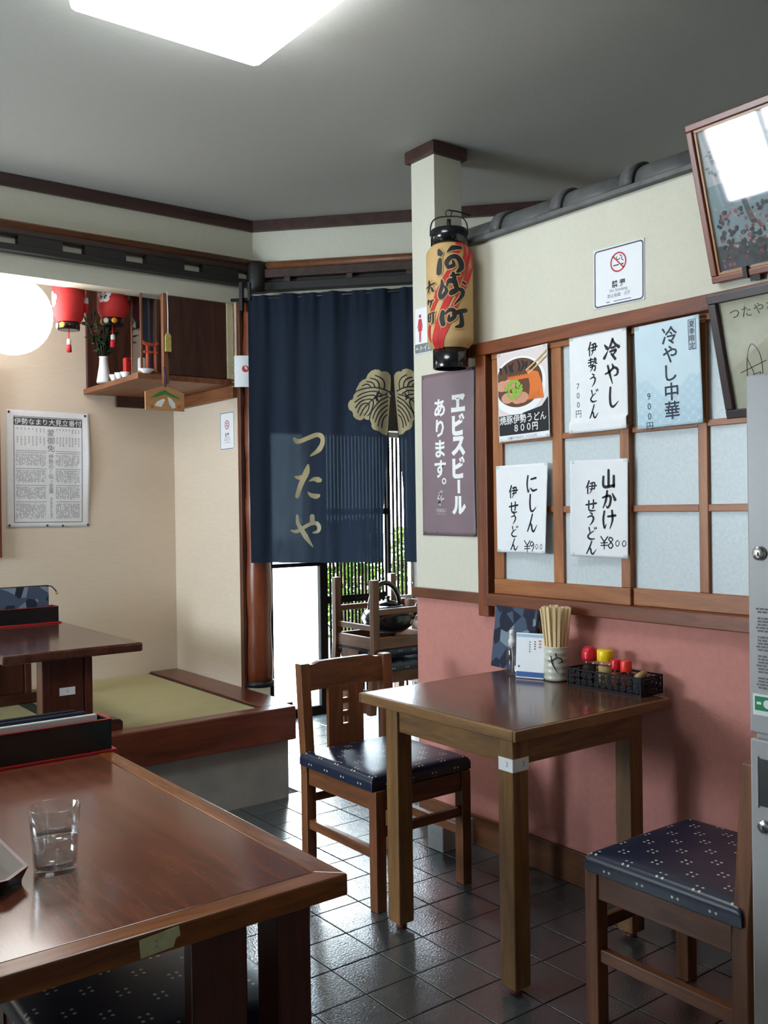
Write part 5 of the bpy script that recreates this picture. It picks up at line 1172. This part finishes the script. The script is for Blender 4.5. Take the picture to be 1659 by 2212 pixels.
# openwork condiment tray
tr = empty('condiment_tray', (2.39, 1.955, ZT_), label='black openwork metal tray of condiment shakers on the small table', cat='tray')
tr.rotation_euler = (0, 0, 0.03)
bx('bottom', (-0.055, 0.055, -0.148, 0.138, 0, 0.003), BLACK, tr, 0)
def lacewall(L, hgt, M):
    mb = MB()
    mb.box(0, L, -0.001, 0.001, 0, 0.006, M).box(0, L, -0.001, 0.001, hgt - 0.006, hgt, M).box(0, 0.005, -0.001, 0.001, 0.006, hgt - 0.006, M).box(L - 0.005, L, -0.001, 0.001, 0.006, hgt - 0.006, M)
    random.seed(int(L * 1000)); nx = max(2, int(L / 0.026))
    for i in range(nx):
        cx = 0.005 + (i + 0.5) * (L - 0.01) / nx
        for cz in (0.018, 0.040):
            ph_ = random.uniform(0, 1)
            for q in range(6):
                a = ph_ + q * PI / 3; vs = []
                c0 = Vector((cx + 0.001 * math.cos(a), 0, cz + 0.001 * math.sin(a))); d = Vector((math.cos(a), 0, math.sin(a))); nn = Vector((-math.sin(a), 0, math.cos(a)))
                pts = [c0 + d * 0.001 - nn * 0.0012, c0 + d * 0.006 - nn * 0.0038, c0 + d * 0.0125, c0 + d * 0.006 + nn * 0.0038, c0 + d * 0.001 + nn * 0.0012]
                pts = [Vector((min(max(p.x, 0.002), L - 0.002), p.y, min(max(p.z, 0.003), hgt - 0.003))) for p in pts]
                vs = [M @ (p + Vector((0, -0.0008, 0))) for p in pts] + [M @ (p + Vector((0, 0.0008, 0))) for p in pts]
                mb.add(vs, [(0, 1, 2, 3, 4), (9, 8, 7, 6, 5)] + [(j, (j + 1) % 5, (j + 1) % 5 + 5, j + 5) for j in range(5)])
    return mb
TRM = mat('black_tray_metal', rgb(15, 16, 24), 0.55, var=0.1, spec=0.2)
obj('side', lacewall(0.286, 0.058, Matrix.Translation((-0.055, -0.148, 0)) @ Matrix.Rotation(PI / 2, 4, 'Z')), TRM, tr); obj('side', lacewall(0.286, 0.058, Matrix.Translation((0.055, -0.148, 0)) @ Matrix.Rotation(PI / 2, 4, 'Z')), TRM, tr)
obj('end', lacewall(0.108, 0.058, Matrix.Translation((-0.054, -0.147, 0))), TRM, tr); obj('end', lacewall(0.108, 0.058, Matrix.Translation((-0.054, 0.137, 0))), TRM, tr)
CL = thin_glass('shaker_glass', 0.16, (0.9, 0.9, 0.9, 1))
def shaker(x, y, r_, hb, hc, capm, fill, label, dome=False):
    s_ = empty('shaker', (x, y, ZT_ + 0.0035), label=label, cat='shaker', group='condiment shakers in the tray')
    obj('contents', MB().lathe([(0, 0.002), (r_ - 0.002, 0.002), (r_ - 0.002, hb * 0.8), (0, hb * 0.8)], 20, cap=False), fill, s_)
    obj('jar', MB().lathe([(0, 0), (r_, 0), (r_, hb)], 20, cap=False), CL, s_)
    if dome: p = [(r_ * 1.06, hb), (r_ * 1.12, hb + hc * 0.15), (r_ * 1.12, hb + hc * 0.5), (r_ * 0.98, hb + hc * 0.78), (r_ * 0.62, hb + hc * 0.95), (0.0, hb + hc)]
    else: p = [(r_ * 1.04, hb), (r_ * 1.08, hb + 0.002), (r_ * 1.08, hb + hc - 0.003), (r_ * 1.0, hb + hc), (0.0, hb + hc)]
    cpo = obj('cap', MB().lathe(p, 24), capm, s_)
    if dome:
        h_ = MB()
        for q in range(7):
            a = q * PI / 3 if q else 0; rr = r_ * 0.45 if q else 0; h_.lathe([(0.0012, 0), (0.0012, 0.0006)], 6, Matrix.Translation((rr * math.cos(a), rr * math.sin(a), hb + hc * (0.985 if not q else 0.955))))
        obj('shaker_holes', h_, WHITE, cpo)
RC = mat('red_cap_plastic', rgb(204, 24, 40), 0.3); YC_ = mat('yellow_cap_plastic', rgb(246, 208, 20), 0.35); OC = mat('orange_red_cap_plastic', rgb(226, 52, 40), 0.35)
shaker(2.395, 2.052, 0.0225, 0.075, 0.046, RC, mat('dark_spice', rgb(50, 36, 28), 0.8, var=0.3, scale=200), 'shaker with a domed red cap in the condiment tray', True)
shaker(2.392, 1.985, 0.024, 0.080, 0.036, YC_, mat('tan_powder', rgb(190, 166, 112), 0.9), 'shaker with a yellow cap in the condiment tray')
shaker(2.382, 1.934, 0.0155, 0.062, 0.030, RC, mat('red_spice', rgb(176, 92, 54), 0.8, var=0.3, scale=200), 'small shaker with a crimson cap beside the yellow capped one')
shaker(2.378, 1.891, 0.0165, 0.060, 0.034, OC, mat('brown_spice', rgb(150, 62, 44), 0.8, var=0.3, scale=200), 'small shaker with an orange-red cap at the end of the row')
tb = empty('toothpick_bundle', (2.392, 1.842, ZT_ + 0.0035), label='little paper tube of toothpicks lying in the condiment tray', cat='toothpicks')
obj('wrap', MB().tube([(-0.02, 0.0, 0.050), (0.02, 0.006, 0.056)], 0.011, 10), mat('kraft_paper', rgb(176, 140, 96), 0.8), tb); bx('holder', (-0.026, 0.026, -0.016, 0.018, 0, 0.042), BLACK, tb)
# glass of water and octagonal tray on the large table
ZL = 0.7006
gw = empty('water_glass', (0.515, 1.602, ZL), label='clear tumbler half filled with water on the large table', cat='glass')
obj('tumbler', MB().lathe([(0.0, 0.0), (0.033, 0.0), (0.035, 0.003), (0.0365, 0.045), (0.0385, 0.062), (0.0415, 0.107), (0.0405, 0.1085), (0.0395, 0.107), (0.0365, 0.062), (0.0343, 0.045), (0.033, 0.010), (0.0, 0.008)], 48, cap=False), thin_glass('tumbler_glass', 0.3, (0.97, 0.98, 0.98, 1)), gw)
obj('water', MB().lathe([(0.0, 0.0085), (0.0326, 0.0105), (0.034, 0.045), (0.0356, 0.058), (0.0356, 0.0585), (0.0, 0.0585)], 48, cap=False), thin_glass('water_surface', 0.35, (0.96, 0.97, 0.98, 1)), gw)
yt = empty('octagonal_tray', (0.30, 1.70, ZL), label='black lacquer octagonal tray with a pale red rim on the large table', cat='tray')
oc = [(0.155, -0.115), (0.155, 0.115), (0.115, 0.155), (-0.115, 0.155), (-0.155, 0.115), (-0.155, -0.115), (-0.115, -0.155), (0.115, -0.155)]
obj('base', MB().prism(oc, 0.0, 0.006), LACQ, yt)
rm = MB(); n = 8
ins = [(x * 0.93, y * 0.93) for x, y in oc]; outr = [(x * 1.06, y * 1.06) for x, y in oc]; inr = [(x * 1.02, y * 1.02) for x, y in oc]
rm.add([(x, y, 0.006) for x, y in ins] + [(x, y, 0.004) for x, y in oc] + [(x, y, 0.026) for x, y in outr] + [(x, y, 0.026) for x, y in inr], [(j, (j + 1) % n, n + (j + 1) % n, n + j) for j in range(n)] + [(n + j, n + (j + 1) % n, 2 * n + (j + 1) % n, 2 * n + j) for j in range(n)] + [(3 * n + j, 3 * n + (j + 1) % n, (j + 1) % n, j) for j in range(n)])
obj('wall', rm, LACQ, yt)
ri = MB().add([(x, y, 0.0262) for x, y in outr] + [(x, y, 0.0262) for x, y in inr], [(j, (j + 1) % n, n + (j + 1) % n, n + j) for j in range(n)]); obj('rim', ri, mat('worn_red_rim', rgb(150, 110, 116), 0.3), yt)
def menu_box(loc, w, label, extra=False):
    m = empty('menu_box', loc, label=label, cat='box', group='black lacquer menu boxes')
    bx('base_plate', (-w - 0.006, 0.012, -0.006, 0.096, 0, 0.006), REDL, m, 0.001)
    bx('front', (-w, 0, 0.0, 0.006, 0.0065, 0.080), LACQ, m, 0.001); bx('back', (-w, 0, 0.084, 0.09, 0.0065, 0.080), LACQ, m, 0.001); bx('end', (-0.006, 0.0, 0.0065, 0.0835, 0.0065, 0.080), LACQ, m, 0.001); bx('end', (-w, -w + 0.006, 0.0065, 0.0835, 0.0065, 0.080), LACQ, m, 0.001)
    bx('red_edge', (-w, 0.0002, -0.0005, 0.0062, 0.0802, 0.0822), REDL, m, 0); bx('red_edge', (-0.0062, 0.0005, 0.0063, 0.09, 0.0802, 0.0822), REDL, m, 0)
    return m
menu_box((0.886, 2.305, ZL), 0.46, 'black lacquer menu box with red edges on the large table')
for k, (yy, hh, mm, lb_) in enumerate(((2.328, 0.088, WHITE, 'white menu sheets filed in the large table box'), (2.350, 0.094, mat('navy_cover', rgb(26, 36, 66), 0.5), 'navy covered menu filed in the large table box'), (2.372, 0.096, mat('blue_black_cover', rgb(20, 26, 40), 0.4), 'blue-black menu at the back of the large table box'))):
    q = empty('menu_folder', (0.66, yy, ZL + 0.0066), label=lb_, cat='menu')
    bx('cover', (-0.20, 0.195 - 0.02 * k, -0.008, -0.005, 0, hh), mm, q, 0.001); bx('pages', (-0.198, 0.190 - 0.02 * k, -0.005, 0.003, 0.001, hh - 0.004), WHITE, q, 0); bx('cover', (-0.20, 0.195 - 0.02 * k, 0.003, 0.006, 0, hh), mm, q, 0.001)
menu_box((1.522, 4.625, 0.7655), 0.46, 'black lacquer menu box with red edges on the low table')
fm_ = empty('fabric_menu', (1.28, 4.672, 0.772), label='indigo fabric menu with a black cord standing in the low table box', cat='menu')
bx('cover', (-0.23, 0.207, -0.012, -0.006, 0, 0.172), FAB, fm_, 0.002); bx('pages', (-0.225, 0.20, -0.006, 0.004, 0.002, 0.168), WHITE, fm_, 0); bx('cover', (-0.23, 0.207, 0.004, 0.010, 0, 0.172), FAB, fm_, 0.002)
obj('cord', MB().tube([(-0.23, -0.001, 0.174), (0.205, -0.001, 0.174), (0.225, -0.003, 0.168), (0.243, -0.004, 0.148), (0.246, -0.004, 0.142)], 0.003, 8), BLACK, fm_); obj('bead', MB().lathe([(0, 0.128), (0.007, 0.132), (0.007, 0.139), (0, 0.143)], 12, Matrix.Translation((0.248, -0.004, -0.001))), mat('gold_bead', rgb(190, 150, 70), 0.4, 0.6), fm_)

# ================================================================== CORNER CABINET SHELF IN THE TATAMI ROOM
SHW = lambda a: wood('shelf_wood', rgb(104, 60, 36), rgb(150, 94, 58), a, 0.45); CBW = lambda a: wood('cabinet_panel_wood', rgb(52, 28, 22), rgb(86, 48, 36), a, 0.4)
sc = empty('corner_cabinet', (2.02, 4.55, 1.93), label='dark wooden corner cabinet shelf hung in the tatami room', cat='cabinet')
ox, oy, oz = 2.02, 4.55, 1.93
def cb(n, b, m, bev=0.003): return bx(n, (b[0] - ox, b[1] - ox, b[2] - oy, b[3] - oy, b[4] - oz, b[5] - oz), m, sc, bev)
cb('shelf_board', (1.775, 2.284, 4.222, 4.945, 1.925, 1.952), SHW('Y'))
cb('back_panel', (1.790, 2.262, 4.923, 4.945, 1.953, 2.60), CBW('Z')); cb('side_panel', (2.263, 2.284, 4.26, 4.945, 1.953, 2.335), CBW('Z'))
dp = cb('door_panel', (1.938, 2.248, 4.238, 4.254, 1.956, 2.335), CBW('Z')); cb('frame_post', (1.893, 1.920, 4.195, 4.2215, 1.905, 2.335), SHW('Z')); cb('frame_post', (1.9205, 1.937, 4.236, 4.262, 1.953, 2.335), SHW('Z'))
cb('support_rail', (1.95, 2.284, 4.926, 4.9485, 1.866, 1.9245), CBW('X')); cb('support_rail', (2.262, 2.288, 4.205, 4.925, 1.862, 1.9245), SHW('Y'))
cb('cream_strip', (2.2485, 2.284, 4.226, 4.237, 1.956, 2.335), mat('cream_strip_paint', rgb(206, 194, 160), 0.7))
# glass case with a little shrine gate
gc = empty('glass_case', (1.885, 4.34, 1.953), label='small wood framed glass case with an orange shrine gate inside', cat='display case')
for (a, b_) in ((-0.068, -0.058), (0.046, 0.056)):
    for (c_, d_) in ((-0.06, -0.05), (0.05, 0.06)): bx('post', (a, b_, c_, d_, 0.0, 0.44), SHW('Z'), gc, 0.001)
bx('base', (-0.07, 0.058, -0.062, 0.062, 0, 0.018), SHW('X'), gc, 0.001); bx('roof', (-0.07, 0.058, -0.062, 0.062, 0.44, 0.458), SHW('X'), gc, 0.001)
bx('pane', (-0.058, 0.046, -0.057, -0.055, 0.018, 0.44), thin_glass('case_glass', 0.10), gc, 0); bx('pane', (-0.065, -0.063, -0.05, 0.05, 0.018, 0.44), thin_glass('case_glass', 0.10), gc, 0); bx('back', (-0.058, 0.046, 0.054, 0.057, 0.018, 0.44), mat('dark_blue_felt', rgb(48, 52, 72), 0.9), gc, 0)
sg = empty('shrine_gate', (1.889, 4.335, 1.9715), label='tiny orange shrine gate standing in the glass case', cat='ornament'); ORG = mat('vermilion_paint', rgb(222, 84, 44), 0.5)
for xx in (-0.016, 0.024): obj('post', MB().lathe([(0.009, 0), (0.007, 0.13)], 12, Matrix.Translation((xx, 0, 0))), ORG, sg)
bx('crossbar', (-0.034, 0.038, -0.005, 0.005, 0.095, 0.107), ORG, sg, 0.001)
obj('top_beam', MB().prism([(-0.040, 0.142), (-0.02, 0.131), (0.02, 0.131), (0.042, 0.142), (0.042, 0.154), (0.02, 0.145), (-0.02, 0.145), (-0.040, 0.154)], -0.007, 0.007, Matrix(((1, 0, 0, 0), (0, 0, 1, 0), (0, 1, 0, 0), (0, 0, 0, 1)))), ORG, sg)
tag(obj('white_jar', MB().lathe([(0, 0), (0.016, 0), (0.019, 0.01), (0.019, 0.065), (0.015, 0.072), (0, 0.072)], 20, Matrix.Translation((1.850, 4.35, 1.9715))), mat('white_porcelain', rgb(222, 224, 226), 0.25)), 'tiny white jar beside the orange gate in the glass case', 'jar')
PORC = mat('white_porcelain', rgb(222, 224, 226), 0.25)
vz = empty('leafy_vase', (1.78, 4.66, 1.9525), label='white vase of dark evergreen sprigs at the shelf edge', cat='vase')
obj('vase', MB().lathe([(0.0, 0), (0.036, 0), (0.037, 0.006), (0.024, 0.085), (0.021, 0.125), (0.025, 0.132), (0.021, 0.131), (0.018, 0.10), (0.0, 0.09)], 24, cap=False), PORC, vz)
random.seed(14); lf = MB(); sm_ = MB()
for k in range(11):
    a = random.uniform(0, 2 * PI); sp = random.uniform(0.03, 0.10); h_ = random.uniform(0.16, 0.30); tip = Vector((sp * math.cos(a), sp * math.sin(a) * 0.8, 0.12 + h_)); base = Vector((0, 0, 0.10))
    sm_.tube([base, base.lerp(tip, 0.5) + Vector((0, 0, 0.02)), tip], [0.003, 0.0025, 0.0015], 5)
    for q in range(15):
        c = base.lerp(tip, 0.25 + 0.75 * random.random()); d = Vector((random.gauss(0, 1), random.gauss(0, 1), random.gauss(0.3, 0.7))).normalized(); n_ = d.orthogonal().normalized(); L = random.uniform(0.03, 0.05)
        lf.add([c, c + d * L * 0.5 + n_ * 0.010, c + d * L, c + d * L * 0.5 - n_ * 0.010], [(0, 1, 2, 3)])
tag(obj('foliage', lf, mat('dark_evergreen_leaf', rgb(28, 56, 40), 0.35, var=0.3), vz, fix=False), kind='stuff'); obj('stem', sm_, mat('green_stem', rgb(52, 66, 40), 0.7), vz)
rb = empty('red_box', (1.868, 4.535, 1.9525), label='small red printed box among the dishes on the shelf', cat='box')
bx('carton', (-0.030, 0.030, -0.02, 0.02, 0.035, 0.115), mat('red_card', rgb(196, 40, 36), 0.5), rb, 0.001); bx('stand', (-0.034, 0.034, -0.024, 0.024, 0.0, 0.0345), CBW('X'), rb, 0.001)
Ink().add(stroke([(-0.018, 0.03), (0.0, 0.012), (-0.012, -0.01), (0.016, -0.02)], 0.005)).add(stroke([(0.012, 0.03), (0.018, 0.0), (-0.018, -0.028)], 0.004)).out('print', ink('darkred', rgb(90, 16, 20)), rb, lambda x, y: (x, -0.0205, 0.075 + y))
ds = None
for k, (x, y, r_, h_) in enumerate(((1.800, 4.575, 0.026, 0.032), (1.803, 4.51, 0.027, 0.034), (1.806, 4.445, 0.026, 0.030), (1.828, 4.39 + 0.02, 0.0, 0.0))):
    if r_ == 0: continue
    q = obj('offering_cup', MB().lathe([(0, 0), (r_ * 0.5, 0), (r_ * 0.55, 0.004), (r_, h_), (r_ * 0.93, h_), (r_ * 0.45, 0.006), (0, 0.006)], 24, cap=False), PORC, loc=(x, y, 1.9525))
    tag(q, ['white offering cup next to the white vase', 'white offering cup between two others on the shelf edge', 'white offering cup nearest the glass case'][k], 'cup', 'white cups on the cabinet shelf')
q = obj('offering_plate', MB().lathe([(0, 0), (0.02, 0), (0.022, 0.006), (0.055, 0.030), (0.053, 0.031), (0.018, 0.009), (0, 0.009)], 28, cap=False), PORC, loc=(1.836, 4.262, 1.9525)); q.scale = (0.75, 0.6, 0.8); tag(q, 'small white plate at the front corner of the cabinet shelf', 'plate')
# votive plaque hanging under the shelf post, charm beside it
em = empty('votive_plaque', (1.887, 4.175, 1.83), label='wooden votive plaque with two white animals under the cabinet shelf', cat='plaque')
FX = Matrix(((1, 0, 0, 0), (0, 0, -1, 0), (0, 1, 0, 0), (0, 0, 0, 1)))
obj('board', MB().prism([(-0.098, -0.055), (0.098, -0.055), (0.098, 0.03), (0.0, 0.062), (-0.098, 0.03)], -0.005, 0.005, FX), wood('plaque_wood', rgb(176, 120, 72), rgb(206, 152, 98), 'X', 0.6), em, 0.001)
pm = lambda lay: (lambda x, y: (x, -0.0056 - 0.0004 * lay, y))
Ink().add(poly2([(-0.075, 0.0), (-0.03, 0.03), (0.0, 0.042), (0.02, 0.03), (0.07, 0.008), (0.075, 0.0), (0.03, 0.012), (0.0, 0.022), (-0.035, 0.008)])).out('painted_pine', ink('pinegreen', rgb(66, 130, 66)), em, pm(0))
Ink().add(poly2([(-0.055, -0.035), (-0.04, -0.015), (-0.01, 0.0), (0.0, -0.005), (-0.008, -0.02), (-0.02, -0.04)])).add(poly2([(0.012, 0.008), (0.03, 0.002), (0.05, -0.02), (0.052, -0.04), (0.036, -0.045), (0.02, -0.025)])).out('painted_animal', WI, em, pm(1))
Ink().add(disc2(-0.065, -0.04, 0.008)).add(disc2(0.07, -0.035, 0.008)).out('painted_dot', ink('plaqueRed', rgb(200, 90, 70)), em, pm(1))
obj('cord', MB().tube([(0, -0.007, 0.055), (0.008, -0.004, 0.10), (0.004, 0.012, 0.15)], 0.004, 8), mat('purple_cord', rgb(50, 42, 84), 0.8), em)
cmz = empty('hanging_charm', (1.912, 4.182, 2.10), label='small pale gold charm on a white cord beside the cabinet door', cat='charm')
obj('pouch', MB().prism([(-0.015, -0.045), (0.015, -0.045), (0.015, 0.03), (0.007, 0.043), (-0.007, 0.043), (-0.015, 0.03)], -0.004, 0.004, FX), mat('gold_brocade', rgb(196, 180, 96), 0.5, var=0.2, scale=90), cmz, 0.001)
obj('cord', MB().tube([(0, 0, 0.043), (0.001, 0, 0.13), (0.0, 0.004, 0.24)], 0.0022, 6), WHITE, cmz)
# white paper ornament with a red seal tied on the log post
o, f = sheet('paper_ornament', 'white paper ornament with a red seal tied to the log post', 'ornament', (2.283, 4.142, 1.985), (0.80, -0.60, 0), 0.075, 0.155, WHITE, lambda x, y: 0.010 * math.cos(x * 30))
Ink().add(disc2(0.018, 0.012, 0.017)).out('red_seal', RD, o, f(1))
I = Ink()
for k in range(7): I.add(stroke([(-0.034, -0.07 + k * 0.02), (-0.048, -0.075 + k * 0.021)], 0.003, 2))
I.out('straw_fringe', ink('straw', rgb(150, 150, 130)), o, f(0))
